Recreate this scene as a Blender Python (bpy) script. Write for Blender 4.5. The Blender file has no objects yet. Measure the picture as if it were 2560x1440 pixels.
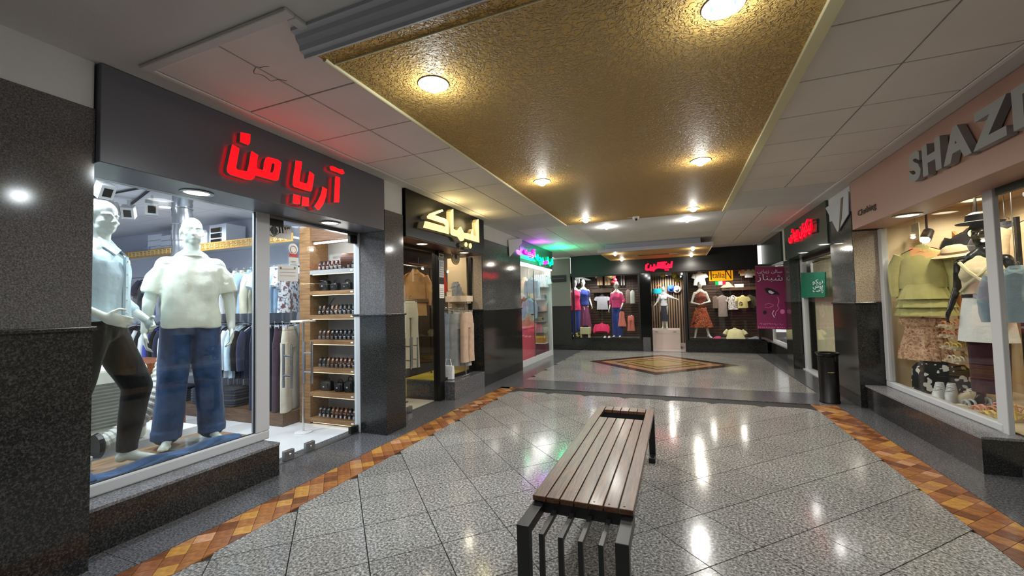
import bpy, bmesh, math, random
from mathutils import Vector, Matrix, noise
from mathutils.geometry import tessellate_polygon
random.seed(7)
SC = bpy.context.scene
COL = SC.collection
PI = math.pi
V = Vector

# ---------------------------------------------------------------- camera, world, exposure
F_PX, YAW, PITCH, ROLL, EYE = 1027.1, -0.38016, 0.0415979, -0.022976, 1.5
_f = V((math.sin(YAW)*math.cos(PITCH), math.cos(YAW)*math.cos(PITCH), math.sin(PITCH)))
_r0 = V((math.cos(YAW), -math.sin(YAW), 0)); _u0 = _r0.cross(_f)
_r = _r0*math.cos(ROLL) + _u0*math.sin(ROLL); _u = -_r0*math.sin(ROLL) + _u0*math.cos(ROLL)
CAM = V((0, 0, EYE))
cd = bpy.data.cameras.new('camera'); cam = bpy.data.objects.new('camera', cd); COL.objects.link(cam)
cd.sensor_width = 36; cd.lens = 36*F_PX/2560; cd.clip_start = 0.05; cd.clip_end = 100
m = Matrix((_r, _u, -_f)).transposed().to_4x4(); m.translation = CAM
cam.matrix_world = m
SC.camera = cam
w = bpy.data.worlds.new('world'); SC.world = w; w.use_nodes = True
w.node_tree.nodes['Background'].inputs[0].default_value = (1, 0.985, 0.96, 1)
w.node_tree.nodes['Background'].inputs[1].default_value = 1.65
SC.view_settings.view_transform = 'Standard'; SC.view_settings.look = 'None'
SC.view_settings.exposure = 0.0; SC.view_settings.gamma = 1; SC.view_settings.use_curve_mapping = False
SC.cycles.max_bounces = 8; SC.cycles.transparent_max_bounces = 12; SC.cycles.caustics_reflective = False
SC.cycles.caustics_refractive = False; SC.cycles.sample_clamp_indirect = 4
# light strengths (watts) used by the lamp builders below
L_CEIL, L_SOFFIT = 75.0, 9.0

def _ray(px, py): return _f*F_PX + _r*(px-1280) - _u*(py-720)
def OX(px, py, x): d = _ray(px, py); return CAM + d*(x/d.x)         # the point a sight line meets on the plane x = const
def OY(px, py, y): d = _ray(px, py); return CAM + d*(y/d.y)
def SC_(p): return (V(p)-CAM).dot(_f)/F_PX                     # metres per picture pixel at a point
def OZ(px, py, z=0.0): d = _ray(px, py); return CAM + d*((z-EYE)/d.z)

# ---------------------------------------------------------------- materials
def lin(c):
    return tuple(((x/255)/12.92 if x/255 <= .04045 else ((x/255+.055)/1.055)**2.4) for x in c)
MATS = {}
def mat(name, col, rough=.5, metal=0., spec=.5, emit=None, es=0., bump=None, var=None, coat=0., sheen=0.):
    """col in 0-255 sRGB; bump=(scale, distance); var=(scale, amount) mottles the colour"""
    if name in MATS: return MATS[name]
    M = bpy.data.materials.new(name); M.use_nodes = True; MATS[name] = M
    nt = M.node_tree; B = nt.nodes['Principled BSDF']; c = lin(col)
    B.inputs['Base Color'].default_value = (*c, 1); B.inputs['Roughness'].default_value = rough
    B.inputs['Metallic'].default_value = metal; B.inputs['Specular IOR Level'].default_value = spec
    B.inputs['Coat Weight'].default_value = coat
    if sheen: B.inputs['Sheen Weight'].default_value = sheen
    if emit is not None:
        B.inputs['Emission Color'].default_value = (*lin(emit), 1); B.inputs['Emission Strength'].default_value = es
    if bump or var:
        tc = nt.nodes.new('ShaderNodeTexCoord')
    if var:
        n = nt.nodes.new('ShaderNodeTexNoise'); n.inputs['Scale'].default_value = var[0]; n.inputs['Detail'].default_value = 4
        nt.links.new(tc.outputs['Object'], n.inputs['Vector'])
        r = nt.nodes.new('ShaderNodeValToRGB'); r.color_ramp.elements[0].position = .3; r.color_ramp.elements[1].position = .7
        a = var[1]
        r.color_ramp.elements[0].color = (*[x*(1-a) for x in c], 1); r.color_ramp.elements[1].color = (*[min(1, x*(1+a)) for x in c], 1)
        nt.links.new(n.outputs['Fac'], r.inputs['Fac']); nt.links.new(r.outputs['Color'], B.inputs['Base Color'])
    if bump:
        n = nt.nodes.new('ShaderNodeTexNoise'); n.inputs['Scale'].default_value = bump[0]; n.inputs['Detail'].default_value = 3
        nt.links.new(tc.outputs['Object'], n.inputs['Vector'])
        b = nt.nodes.new('ShaderNodeBump'); b.inputs['Distance'].default_value = bump[1]; b.inputs['Strength'].default_value = .8
        nt.links.new(n.outputs['Fac'], b.inputs['Height']); nt.links.new(b.outputs['Normal'], B.inputs['Normal'])
    return M
def granite(name, dark, mid, light, scale, rough, coat=0., spec=.5):
    if name in MATS: return MATS[name]
    M = bpy.data.materials.new(name); M.use_nodes = True; MATS[name] = M
    nt = M.node_tree; B = nt.nodes['Principled BSDF']; L = nt.links
    g = nt.nodes.new('ShaderNodeNewGeometry')
    n = nt.nodes.new('ShaderNodeTexNoise'); n.inputs['Scale'].default_value = scale; n.inputs['Detail'].default_value = 5; n.inputs['Roughness'].default_value = .75
    L.new(g.outputs['Position'], n.inputs['Vector'])
    r = nt.nodes.new('ShaderNodeValToRGB'); e = r.color_ramp.elements
    e[0].position = .36; e[0].color = (*lin(dark), 1); e[1].position = .66; e[1].color = (*lin(light), 1)
    k = e.new(.5); k.color = (*lin(mid), 1)
    L.new(n.outputs['Fac'], r.inputs['Fac'])
    n2 = nt.nodes.new('ShaderNodeTexNoise'); n2.inputs['Scale'].default_value = 1.3; n2.inputs['Detail'].default_value = 2
    L.new(g.outputs['Position'], n2.inputs['Vector'])
    oi = nt.nodes.new('ShaderNodeObjectInfo')
    ad = nt.nodes.new('ShaderNodeMath'); ad.operation = 'MULTIPLY_ADD'; ad.inputs[1].default_value = .16; ad.inputs[2].default_value = .84
    L.new(oi.outputs['Random'], ad.inputs[0])
    ad2 = nt.nodes.new('ShaderNodeMath'); ad2.operation = 'MULTIPLY_ADD'; ad2.inputs[1].default_value = .35; ad2.inputs[2].default_value = .84
    L.new(n2.outputs['Fac'], ad2.inputs[0])
    mu = nt.nodes.new('ShaderNodeMath'); mu.operation = 'MULTIPLY'; L.new(ad.outputs[0], mu.inputs[0]); L.new(ad2.outputs[0], mu.inputs[1])
    mx = nt.nodes.new('ShaderNodeMix'); mx.data_type = 'RGBA'; mx.blend_type = 'MULTIPLY'; mx.inputs['Factor'].default_value = 1
    L.new(r.outputs['Color'], mx.inputs[6]); L.new(mu.outputs[0], mx.inputs[7]); L.new(mx.outputs[2], B.inputs['Base Color'])
    B.inputs['Roughness'].default_value = rough; B.inputs['Coat Weight'].default_value = coat; B.inputs['Coat Roughness'].default_value = .08; B.inputs['Specular IOR Level'].default_value = spec
    return M
def wood(name, a, b, rough=.4, axis=1, scale=6., coat=0.):
    if name in MATS: return MATS[name]
    M = bpy.data.materials.new(name); M.use_nodes = True; MATS[name] = M
    nt = M.node_tree; B = nt.nodes['Principled BSDF']; L = nt.links
    tc = nt.nodes.new('ShaderNodeTexCoord'); mp = nt.nodes.new('ShaderNodeMapping')
    s = [14., 14., 14.]; s[axis] = 1.0; mp.inputs['Scale'].default_value = s
    oi = nt.nodes.new('ShaderNodeObjectInfo'); L.new(tc.outputs['Object'], mp.inputs['Vector']); 
    sc = nt.nodes.new('ShaderNodeVectorMath'); sc.operation = 'SCALE'; sc.inputs['Scale'].default_value = 13
    cb = nt.nodes.new('ShaderNodeCombineXYZ'); L.new(oi.outputs['Random'], cb.inputs[0]); L.new(oi.outputs['Random'], cb.inputs[1]); L.new(cb.outputs[0], sc.inputs[0])
    L.new(sc.outputs[0], mp.inputs['Location'])
    n = nt.nodes.new('ShaderNodeTexNoise'); n.inputs['Scale'].default_value = scale; n.inputs['Detail'].default_value = 6; n.inputs['Roughness'].default_value = .65
    L.new(mp.outputs[0], n.inputs['Vector'])
    r = nt.nodes.new('ShaderNodeValToRGB'); e = r.color_ramp.elements
    e[0].position = .32; e[0].color = (*lin(a), 1); e[1].position = .68; e[1].color = (*lin(b), 1)
    L.new(n.outputs['Fac'], r.inputs['Fac']); L.new(r.outputs['Color'], B.inputs['Base Color'])
    bp = nt.nodes.new('ShaderNodeBump'); bp.inputs['Distance'].default_value = .004; bp.inputs['Strength'].default_value = .6
    L.new(n.outputs['Fac'], bp.inputs['Height']); L.new(bp.outputs[0], B.inputs['Normal'])
    B.inputs['Roughness'].default_value = rough; B.inputs['Coat Weight'].default_value = coat; B.inputs['Coat Roughness'].default_value = .15
    return M
def stripes(name, cols, scale, axis=2, rough=.8, noise_amt=0.):
    """cloth with bands of colour along one object axis"""
    if name in MATS: return MATS[name]
    M = bpy.data.materials.new(name); M.use_nodes = True; MATS[name] = M
    nt = M.node_tree; B = nt.nodes['Principled BSDF']; L = nt.links
    tc = nt.nodes.new('ShaderNodeTexCoord'); sp = nt.nodes.new('ShaderNodeSeparateXYZ'); L.new(tc.outputs['Object'], sp.inputs[0])
    mu = nt.nodes.new('ShaderNodeMath'); mu.operation = 'MULTIPLY'; mu.inputs[1].default_value = scale; L.new(sp.outputs[axis], mu.inputs[0])
    fr = nt.nodes.new('ShaderNodeMath'); fr.operation = 'FRACT'; L.new(mu.outputs[0], fr.inputs[0])
    r = nt.nodes.new('ShaderNodeValToRGB'); r.color_ramp.interpolation = 'CONSTANT'; e = r.color_ramp.elements
    e[0].position = 0; e[0].color = (*lin(cols[0]), 1); e[1].position = 1/len(cols); e[1].color = (*lin(cols[1]), 1)
    for i in range(2, len(cols)): k = e.new(i/len(cols)); k.color = (*lin(cols[i]), 1)
    L.new(fr.outputs[0], r.inputs['Fac']); L.new(r.outputs['Color'], B.inputs['Base Color']); B.inputs['Roughness'].default_value = rough
    return M
def blotch(name, cols, scale, rough=.85, detail=2):
    """printed cloth: patches of several colours"""
    if name in MATS: return MATS[name]
    M = bpy.data.materials.new(name); M.use_nodes = True; MATS[name] = M
    nt = M.node_tree; B = nt.nodes['Principled BSDF']; L = nt.links
    tc = nt.nodes.new('ShaderNodeTexCoord')
    n = nt.nodes.new('ShaderNodeTexNoise'); n.inputs['Scale'].default_value = scale; n.inputs['Detail'].default_value = detail
    L.new(tc.outputs['Object'], n.inputs['Vector'])
    r = nt.nodes.new('ShaderNodeValToRGB'); r.color_ramp.interpolation = 'CONSTANT'; e = r.color_ramp.elements
    k = len(cols)
    e[0].position = 0; e[0].color = (*lin(cols[0]), 1); e[1].position = .36; e[1].color = (*lin(cols[1]), 1)
    for i in range(2, k): q = e.new(.36 + .28*(i-1)/(k-1)); q.color = (*lin(cols[i]), 1)
    L.new(n.outputs['Fac'], r.inputs['Fac']); L.new(r.outputs['Color'], B.inputs['Base Color']); B.inputs['Roughness'].default_value = rough
    return M
def cloth(name, col, var=.12, rough=.9): return mat(name, col, rough, spec=.2, var=(9, var), bump=(22, .006), sheen=.15)
def glass_mat():
    M = bpy.data.materials.new('window_glass'); M.use_nodes = True; nt = M.node_tree; nt.nodes.clear(); L = nt.links
    o = nt.nodes.new('ShaderNodeOutputMaterial'); mx = nt.nodes.new('ShaderNodeMixShader'); t = nt.nodes.new('ShaderNodeBsdfTransparent')
    g = nt.nodes.new('ShaderNodeBsdfGlossy'); lw = nt.nodes.new('ShaderNodeLayerWeight'); lw.inputs[0].default_value = .5
    pw = nt.nodes.new('ShaderNodeMath'); pw.operation = 'POWER'; pw.inputs[1].default_value = 5
    ma = nt.nodes.new('ShaderNodeMath'); ma.operation = 'MULTIPLY_ADD'; ma.inputs[1].default_value = .9; ma.inputs[2].default_value = .035
    g.inputs['Roughness'].default_value = .01; t.inputs[0].default_value = (.97, .985, .98, 1)
    L.new(lw.outputs['Facing'], pw.inputs[0]); L.new(pw.outputs[0], ma.inputs[0])
    L.new(ma.outputs[0], mx.inputs[0]); L.new(t.outputs[0], mx.inputs[1]); L.new(g.outputs[0], mx.inputs[2]); L.new(mx.outputs[0], o.inputs[0])
    MATS['window_glass'] = M; return M

# ---------------------------------------------------------------- mesh builder
class MB:
    def __init__(s): s.v = []; s.f = []; s.m = []; s.k = 0
    def add(s, vs, fs, k=None):
        n = len(s.v); s.v += [tuple(x) for x in vs]; s.f += [[i+n for i in f] for f in fs]; s.m += [s.k if k is None else k]*len(fs); return s
    def box(s, a, b, k=None):
        x0, y0, z0 = a; x1, y1, z1 = b
        if x0 > x1: x0, x1 = x1, x0
        if y0 > y1: y0, y1 = y1, y0
        if z0 > z1: z0, z1 = z1, z0
        return s.add([(x0,y0,z0),(x1,y0,z0),(x1,y1,z0),(x0,y1,z0),(x0,y0,z1),(x1,y0,z1),(x1,y1,z1),(x0,y1,z1)],
              [(0,3,2,1),(4,5,6,7),(0,1,5,4),(1,2,6,5),(2,3,7,6),(3,0,4,7)], k)
    def obox(s, c, h, R=None, k=None):
        c = V(c); R = R or Matrix.Identity(3); vs = []
        for z in (-1, 1):
            for x, y in ((-1,-1),(1,-1),(1,1),(-1,1)): vs.append(c + R @ V((x*h[0], y*h[1], z*h[2])))
        return s.add(vs, [(0,3,2,1),(4,5,6,7),(0,1,5,4),(1,2,6,5),(2,3,7,6),(3,0,4,7)], k)
    def prism(s, loops, d, k=None, kside=None):
        """flat outline (list of points, or list of loops with holes) swept by vector d"""
        if not hasattr(loops[0][0], '__len__'): loops = [loops]
        loops = [[V(p) for p in l] for l in loops]; d = V(d)
        tri = tessellate_polygon(loops); flat = [p for l in loops for p in l]; n = len(flat)
        s.add(flat + [p+d for p in flat], [t for t in tri] + [tuple(i+n for i in reversed(t)) for t in tri], k)
        base = len(s.v) - 2*n; o = 0
        for l in loops:
            for i in range(len(l)):
                j = (i+1) % len(l)
                s.f.append([base+o+i, base+o+j, base+n+o+j, base+n+o+i]); s.m.append((s.k if k is None else k) if kside is None else kside)
            o += len(l)
        return s
    def tube(s, pts, r, n=8, k=None, cap=True, closed=False):
        pts = [V(p) for p in pts]; rr = r if hasattr(r, '__len__') else [r]*len(pts)
        up = None; rings = []
        for i, p in enumerate(pts):
            if closed: t = pts[(i+1) % len(pts)] - pts[i-1]
            else: t = pts[min(i+1, len(pts)-1)] - pts[max(i-1, 0)]
            t.normalize()
            if up is None: up = V((0,0,1)) if abs(t.z) < .9 else V((1,0,0))
            a = t.cross(up); 
            if a.length < 1e-6: a = t.orthogonal()
            a.normalize(); b = a.cross(t); up = b
            rings.append([p + (a*math.cos(2*PI*j/n) + b*math.sin(2*PI*j/n))*rr[i] for j in range(n)])
        return s.loft(rings, cap and not closed, k, closed)
    def loft(s, rings, cap=True, k=None, closed=False):
        n = len(rings[0]); vs = [p for r in rings for p in r]; fs = []
        R = len(rings)
        for i in range(R if closed else R-1):
            for j in range(n):
                a, b = i*n+j, i*n+(j+1) % n; i2 = (i+1) % R
                fs.append((a, b, i2*n+(j+1) % n, i2*n+j))
        if cap: fs.append(tuple(reversed(range(n)))); fs.append(tuple((R-1)*n+j for j in range(n)))
        return s.add(vs, fs, k)
    def lathe(s, prof, c=(0,0,0), n=20, k=None, cap=True):
        c = V(c)
        return s.loft([[c + V((r*math.cos(2*PI*j/n), r*math.sin(2*PI*j/n), z)) for j in range(n)] for r, z in prof], cap, k)
    def cyl(s, a, b, r, n=12, k=None, r2=None): return s.tube([a, b], [r, r if r2 is None else r2], n, k)
    def ell(s, c, r, nu=14, nv=8, R=None, k=None):
        c = V(c); R = R or Matrix.Identity(3); r = r if hasattr(r, '__len__') else (r, r, r); rings = []
        for i in range(nv+1):
            t = -PI/2 + PI*i/nv; t = max(-PI/2+.02, min(PI/2-.02, t))
            rings.append([c + R @ V((r[0]*math.cos(t)*math.cos(2*PI*j/nu), r[1]*math.cos(t)*math.sin(2*PI*j/nu), r[2]*math.sin(t))) for j in range(nu)])
        return s.loft(rings, True, k)
    def cone(s, a, b, ra, rb, n=12, k=None):
        """rounded cone: limb segment"""
        a = V(a); b = V(b); d = (b-a); L = d.length; d.normalize(); pts = []; rr = []
        for i in range(1, 5):
            t = PI/2*i/4; pts.append(a - d*ra*math.cos(t)); rr.append(max(ra*math.sin(t), .001))
        for i in range(0, 4):
            t = PI/2*i/4; pts.append(b + d*rb*math.sin(t)); rr.append(max(rb*math.cos(t), .001))
        return s.tube(pts, rr, n, k)
    def sheet(s, fn, nu, nv, k=None, thick=None):
        """grid of points fn(u, v) with u, v in 0..1; thick = offset vector gives it a back"""
        P = [[V(fn(i/nu, j/nv)) for j in range(nv+1)] for i in range(nu+1)]
        w_ = nv+1
        fs = [(i*w_+j, (i+1)*w_+j, (i+1)*w_+j+1, i*w_+j+1) for i in range(nu) for j in range(nv)]
        fl = [p for r in P for p in r]
        if thick is None: return s.add(fl, fs, k)
        t = V(thick); N = len(fl); per = [(i, 0) for i in range(nu)] + [(nu, j) for j in range(nv)] + [(i, nv) for i in range(nu, 0, -1)] + [(0, j) for j in range(nv, 0, -1)]
        id_ = [i*w_+j for i, j in per]
        fs2 = fs + [tuple(i+N for i in reversed(f)) for f in fs] + [(id_[(q+1) % len(id_)], id_[q], id_[q]+N, id_[(q+1) % len(id_)]+N) for q in range(len(id_))]
        return s.add(fl + [p+t for p in fl], fs2, k)
    def mesh(s, name, off=V((0,0,0)), smooth=False):
        me = bpy.data.meshes.new(name)
        me.from_pydata([(x-off[0], y-off[1], z-off[2]) for x, y, z in s.v], [], s.f)
        if max(s.m, default=0): me.polygons.foreach_set('material_index', s.m)
        if smooth: me.polygons.foreach_set('use_smooth', [True]*len(s.f))
        me.update(); return me
    def build(s, name, mats, parent=None, smooth=False, bevel=0., seg=2, fix=True, local=False):
        mats = mats if isinstance(mats, (list, tuple)) else [mats]
        me = s.mesh(name, V((0,0,0)) if local else origin(parent), smooth)
        for x in mats: me.materials.append(x)
        if fix:
            bm = bmesh.new(); bm.from_mesh(me); bmesh.ops.recalc_face_normals(bm, faces=bm.faces); bm.to_mesh(me); bm.free()
        o = bpy.data.objects.new(name, me); COL.objects.link(o)
        if parent: o.parent = parent
        if bevel:
            b = o.modifiers.new('bevel', 'BEVEL'); b.width = bevel; b.segments = seg; b.limit_method = 'ANGLE'
        if smooth:
            try: me.set_sharp_from_angle(angle=math.radians(50))
            except Exception: pass
        return o
def origin(o):
    p = V((0,0,0))
    while o is not None: p = p + V(o.location); o = o.parent
    return p
def tag(o, label=None, cat=None, group=None, kind=None):
    if label: o['label'] = label
    if cat: o['category'] = cat
    if group: o['group'] = group
    if kind: o['kind'] = kind
    return o
def thing(name, label, cat, loc=(0,0,0), group=None):
    o = bpy.data.objects.new(name, None); COL.objects.link(o); o.location = loc; o.empty_display_size = .1
    return tag(o, label, cat, group)
def struct(o, label=None): o['kind'] = 'structure'; 
def setting(name, loc=(0,0,0)):
    o = bpy.data.objects.new(name, None); COL.objects.link(o); o.location = loc; o['kind'] = 'structure'; o.empty_display_size = .1; return o
def copy_tree(o, parent=None):
    c = o.copy(); COL.objects.link(c)
    if parent: c.parent = parent
    for ch in list(o.children): copy_tree(ch, c)
    return c
def put(o, loc, rz=0, label=None, group=None, scale=None, rot=None):
    o.location = loc; o.rotation_euler = rot if rot else (0, 0, rz)
    if label: o['label'] = label
    if group: o['group'] = group
    if scale: o.scale = scale if hasattr(scale, '__len__') else (scale,)*3
    return o

# fuse overlapping closed pieces into one continuous skin
def fuse(mb, name, material, parent=None, voxel=.009, smooth=6, amp=0., nscale=9., stretch=(1,1,1)):
    me = mb.mesh('tmp'); o = bpy.data.objects.new('tmp', me); COL.objects.link(o)
    bm = bmesh.new(); bm.from_mesh(me); bmesh.ops.recalc_face_normals(bm, faces=bm.faces); bm.to_mesh(me); bm.free()
    r = o.modifiers.new('r', 'REMESH'); r.mode = 'VOXEL'; r.voxel_size = voxel
    if smooth: q = o.modifiers.new('s', 'SMOOTH'); q.iterations = smooth; q.factor = .5
    dg = bpy.context.evaluated_depsgraph_get(); dg.update()
    m2 = bpy.data.meshes.new_from_object(o.evaluated_get(dg)); bpy.data.objects.remove(o); bpy.data.meshes.remove(me)
    if amp:
        N = [v.normal.copy() for v in m2.vertices]
        for v, n_ in zip(m2.vertices, N):
            c = v.co; q = V((c.x*stretch[0], c.y*stretch[1], c.z*stretch[2]))*nscale
            v.co = c + n_*amp*(noise.noise(q) + .5*noise.noise(q*2.3))
    off = origin(parent)
    m2.transform(Matrix.Translation(-off)); m2.name = name
    m2.materials.clear(); m2.materials.append(material)
    m2.polygons.foreach_set('use_smooth', [True]*len(m2.polygons)); m2.update()
    o = bpy.data.objects.new(name, m2); COL.objects.link(o)
    if parent: o.parent = parent
    return o

# ---------------------------------------------------------------- lettering
_FORMS = {'ا':(0xFE8D,0xFE8E,0,0),'آ':(0xFE81,0xFE82,0,0),'ب':(0xFE8F,0xFE90,0xFE91,0xFE92),'پ':(0xFB56,0xFB57,0xFB58,0xFB59),
 'ت':(0xFE95,0xFE96,0xFE97,0xFE98),'چ':(0xFB7A,0xFB7B,0xFB7C,0xFB7D),'ح':(0xFEA1,0xFEA2,0xFEA3,0xFEA4),'خ':(0xFEA5,0xFEA6,0xFEA7,0xFEA8),'د':(0xFEA9,0xFEAA,0,0),
 'ر':(0xFEAD,0xFEAE,0,0),'ز':(0xFEAF,0xFEB0,0,0),'س':(0xFEB1,0xFEB2,0xFEB3,0xFEB4),'ش':(0xFEB5,0xFEB6,0xFEB7,0xFEB8),'ک':(0xFB8E,0xFB8F,0xFB90,0xFB91),
 'ل':(0xFEDD,0xFEDE,0xFEDF,0xFEE0),'م':(0xFEE1,0xFEE2,0xFEE3,0xFEE4),'ن':(0xFEE5,0xFEE6,0xFEE7,0xFEE8),'ه':(0xFEE9,0xFEEA,0xFEEB,0xFEEC),
 'و':(0xFEED,0xFEEE,0,0),'ی':(0xFBFC,0xFBFD,0xFBFE,0xFBFF),'ع':(0xFEC9,0xFECA,0xFECB,0xFECC),'ق':(0xFED5,0xFED6,0xFED7,0xFED8),'ف':(0xFED1,0xFED2,0xFED3,0xFED4)}
def persian(s):
    out = []
    for i, c in enumerate(s):
        if c not in _FORMS: out.append(c); continue
        prev = i > 0 and s[i-1] in _FORMS and _FORMS[s[i-1]][2] != 0
        nxt = i+1 < len(s) and s[i+1] in _FORMS and _FORMS[c][2] != 0
        out.append(chr(_FORMS[c][(3 if prev else 2) if nxt else (1 if prev else 0)]))
    return ''.join(reversed(out))
def text_mesh(s, bold=0., depth=.01, res=3):
    """writing as a mesh in the xy plane, height about 1, returned with its bounds"""
    cu = bpy.data.curves.new('t', 'FONT'); cu.body = s; cu.size = 1; cu.extrude = depth; cu.offset = bold; cu.resolution_u = res
    o = bpy.data.objects.new('t', cu); COL.objects.link(o); dg = bpy.context.evaluated_depsgraph_get(); dg.update()
    me = bpy.data.meshes.new_from_object(o.evaluated_get(dg)); bpy.data.objects.remove(o); bpy.data.curves.remove(cu)
    xs = [v.co.x for v in me.vertices]; ys = [v.co.y for v in me.vertices]
    return me, (min(xs), min(ys), max(xs), max(ys))
def write(s, name, material, parent, p0, p1, up, bold=0., depth=.004, height=None, fa=False, res=3):
    """lettering that fills from p0 (lower left) to p1 (lower right), 'up' = vector of its height"""
    me, (x0, y0, x1, y1) = text_mesh(persian(s) if fa else s, bold, 1.0, res)
    p0, p1, up = V(p0), V(p1), V(up); ax = p1-p0; nrm = ax.cross(up).normalized()
    off = origin(parent)
    for v in me.vertices:
        c = v.co
        v.co = p0 + ax*((c.x-x0)/(x1-x0)) + up*((c.y-y0)/(y1-y0)) + nrm*(depth*(.5+.5*(1 if c.z > 0 else -1))) - off
    me.name = name; me.materials.clear(); me.materials.append(material); me.update()
    o = bpy.data.objects.new(name, me); COL.objects.link(o); o.parent = parent
    return o

# ---------------------------------------------------------------- lamps
def lamp(parent, kind, loc, watts, col=(1,1,1), radius=.04, angle=150, blend=.6, name='lamp_light', direction=None):
    l = bpy.data.lights.new(name, kind); l.energy = watts; l.color = col
    if kind in ('POINT', 'SPOT'): l.shadow_soft_size = radius
    if kind == 'SPOT': l.spot_size = math.radians(angle); l.spot_blend = blend
    o = bpy.data.objects.new(name, l); COL.objects.link(o)
    o.location = V(loc) - origin(parent); o.parent = parent
    if direction: o.rotation_euler = V(direction).to_track_quat('-Z', 'Y').to_euler()
    return o
# ---------------------------------------------------------------- palette
GL = glass_mat()
g_floor = granite('floor_granite', (52,52,52), (130,128,125), (206,204,200), 62, .12, spec=.3)
g_band = granite('grey_border_granite', (46,46,50), (88,88,92), (128,128,132), 70, .16)
g_dark = granite('black_granite', (16,16,17), (37,37,38), (84,83,81), 90, .17)
g_grey = granite('grey_wall_granite', (66,64,64), (98,95,95), (134,131,130), 120, .09)
g_sill = granite('sill_granite', (70,70,74), (120,120,124), (170,170,174), 90, .25)
plaster = mat('ceiling_plaster', (212,210,207), .75, var=(1.2,.07), bump=(25,.002))
tile_w = mat('ceiling_tile_white', (228,221,215), .7, var=(1.5,.05))
tee_bar = mat('tile_grid_bar', (44,41,39), .6)
yellow_p = mat('mustard_ceiling_paint', (206,164,92), .52, spec=.25)
white_p = mat('white_moulding', (196,198,206), .5)
cream_p = mat('cream_bead', (214,204,160), .45)
black_pl = mat('black_panel', (10,10,11), .32, spec=.3)
black_m = mat('black_metal', (14,14,16), .38)
chrome = mat('chrome', (205,206,210), .14, 1.0)
steel = mat('brushed_steel', (150,150,152), .35, .9)
pvc = mat('white_pvc_frame', (196,198,202), .32)
white = mat('white_paint', (220,220,220), .5)
glow_w = mat('lamp_glow_white', (255,255,255), .4, emit=(255,255,250), es=7)
glow_c = mat('lamp_glow_cool', (255,255,255), .4, emit=(225,250,255), es=9)
glow_y = mat('lamp_glow_warm', (255,255,255), .4, emit=(255,240,205), es=6)
# stucco relief on the mustard ceiling
_nt = yellow_p.node_tree; _tc = _nt.nodes.new('ShaderNodeTexCoord'); _n = _nt.nodes.new('ShaderNodeTexNoise')
_n.inputs['Scale'].default_value = 34; _n.inputs['Detail'].default_value = 3; _n.inputs['Distortion'].default_value = 1.2
_rp = _nt.nodes.new('ShaderNodeValToRGB'); _rp.color_ramp.elements[0].position = .42; _rp.color_ramp.elements[1].position = .58
_b = _nt.nodes.new('ShaderNodeBump'); _b.inputs['Distance'].default_value = .022; _b.inputs['Strength'].default_value = .9
_nt.links.new(_tc.outputs['Object'], _n.inputs['Vector']); _nt.links.new(_n.outputs['Fac'], _rp.inputs['Fac']); _nt.links.new(_rp.outputs['Color'], _b.inputs['Height'])
_nt.links.new(_b.outputs['Normal'], _nt.nodes['Principled BSDF'].inputs['Normal'])

# ---------------------------------------------------------------- floor
def clip(poly, x0, y0, x1, y1):
    for ax, lim, sg in ((0,x0,1),(0,x1,-1),(1,y0,1),(1,y1,-1)):
        out = []
        for i, p in enumerate(poly):
            q = poly[(i+1) % len(poly)]; a = sg*(p[ax]-lim); b = sg*(q[ax]-lim)
            if a >= 0: out.append(p)
            if (a >= 0) != (b >= 0):
                t = a/(a-b); out.append((p[0]+(q[0]-p[0])*t, p[1]+(q[1]-p[1])*t))
        poly = out
        if len(poly) < 3: return []
    return poly
def area(p): return abs(sum(p[i][0]*p[(i+1) % len(p)][1]-p[(i+1) % len(p)][0]*p[i][1] for i in range(len(p))))/2
def diag_tiles(parent, name, side, gap, rect, u0, v0, th, z, mats, skip=None, seed=0):
    rnd = random.Random(seed); S = math.sqrt(.5); full = {}; h = side/2-gap/2
    x0, y0, x1, y1 = rect; R = int((abs(x1-x0)+abs(y1-y0))/side)+4
    uc = round(((x0+x1)/2+(y0+y1)/2)*S/side); vc = round(((y0+y1)/2-(x0+x1)/2)*S/side); n = 0
    for i in range(uc-R, uc+R):
        for j in range(vc-R, vc+R):
            u = u0+(i+.5)*side; v = v0+(j+.5)*side
            c = ((u-v)*S, (u+v)*S)
            if not (x0-side < c[0] < x1+side and y0-side < c[1] < y1+side): continue
            if skip and skip(*c): continue
            sq = [((u+a-v-b)*S, (u+a+v+b)*S) for a, b in ((-h,-h),(h,-h),(h,h),(-h,h))]
            p = clip(sq, *rect)
            if not p or area(p) < .03*side*side: continue
            k = rnd.randrange(len(mats)); isfull = abs(area(p)-4*h*h) < 1e-6
            if isfull and k in full:
                o = full[k].copy(); COL.objects.link(o); o.location = (c[0], c[1], 0)
            else:
                mb = MB().prism([(a-c[0], b-c[1], z-th) for a, b in p], (0,0,th))
                o = mb.build(name, mats[k]); o.parent = parent; o.location = (c[0], c[1], 0)
                if isfull: full[k] = o
            n += 1
    return n
grout = mat('dark_grout', (26,25,25), .8)
floor = MB().box((-14,-6,-.14),(8,22,-.012)).build('floor', grout); tag(floor, kind='structure')
diag_tiles(floor, 'tile', .44, .0065, (-2.738,-.1,1.700,6.735), .17, 1.763, .012, 0, [g_floor])
floor2 = setting('trim_1')                       # the second field of the floor, beyond the dark band
med = V((-.45,10.70,0))
diag_tiles(floor2, 'tile', .62, .006, (-2.868,7.835,2.0,13.06), .1, .3, .012, 0, [g_floor], skip=lambda x, y: abs(x-med.x)+abs(y-med.y) < 1.45)
def diamond(r): return [(med.x-r, med.y, -.012), (med.x, med.y-r, -.012), (med.x+r, med.y, -.012), (med.x, med.y+r, -.012)]
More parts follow.
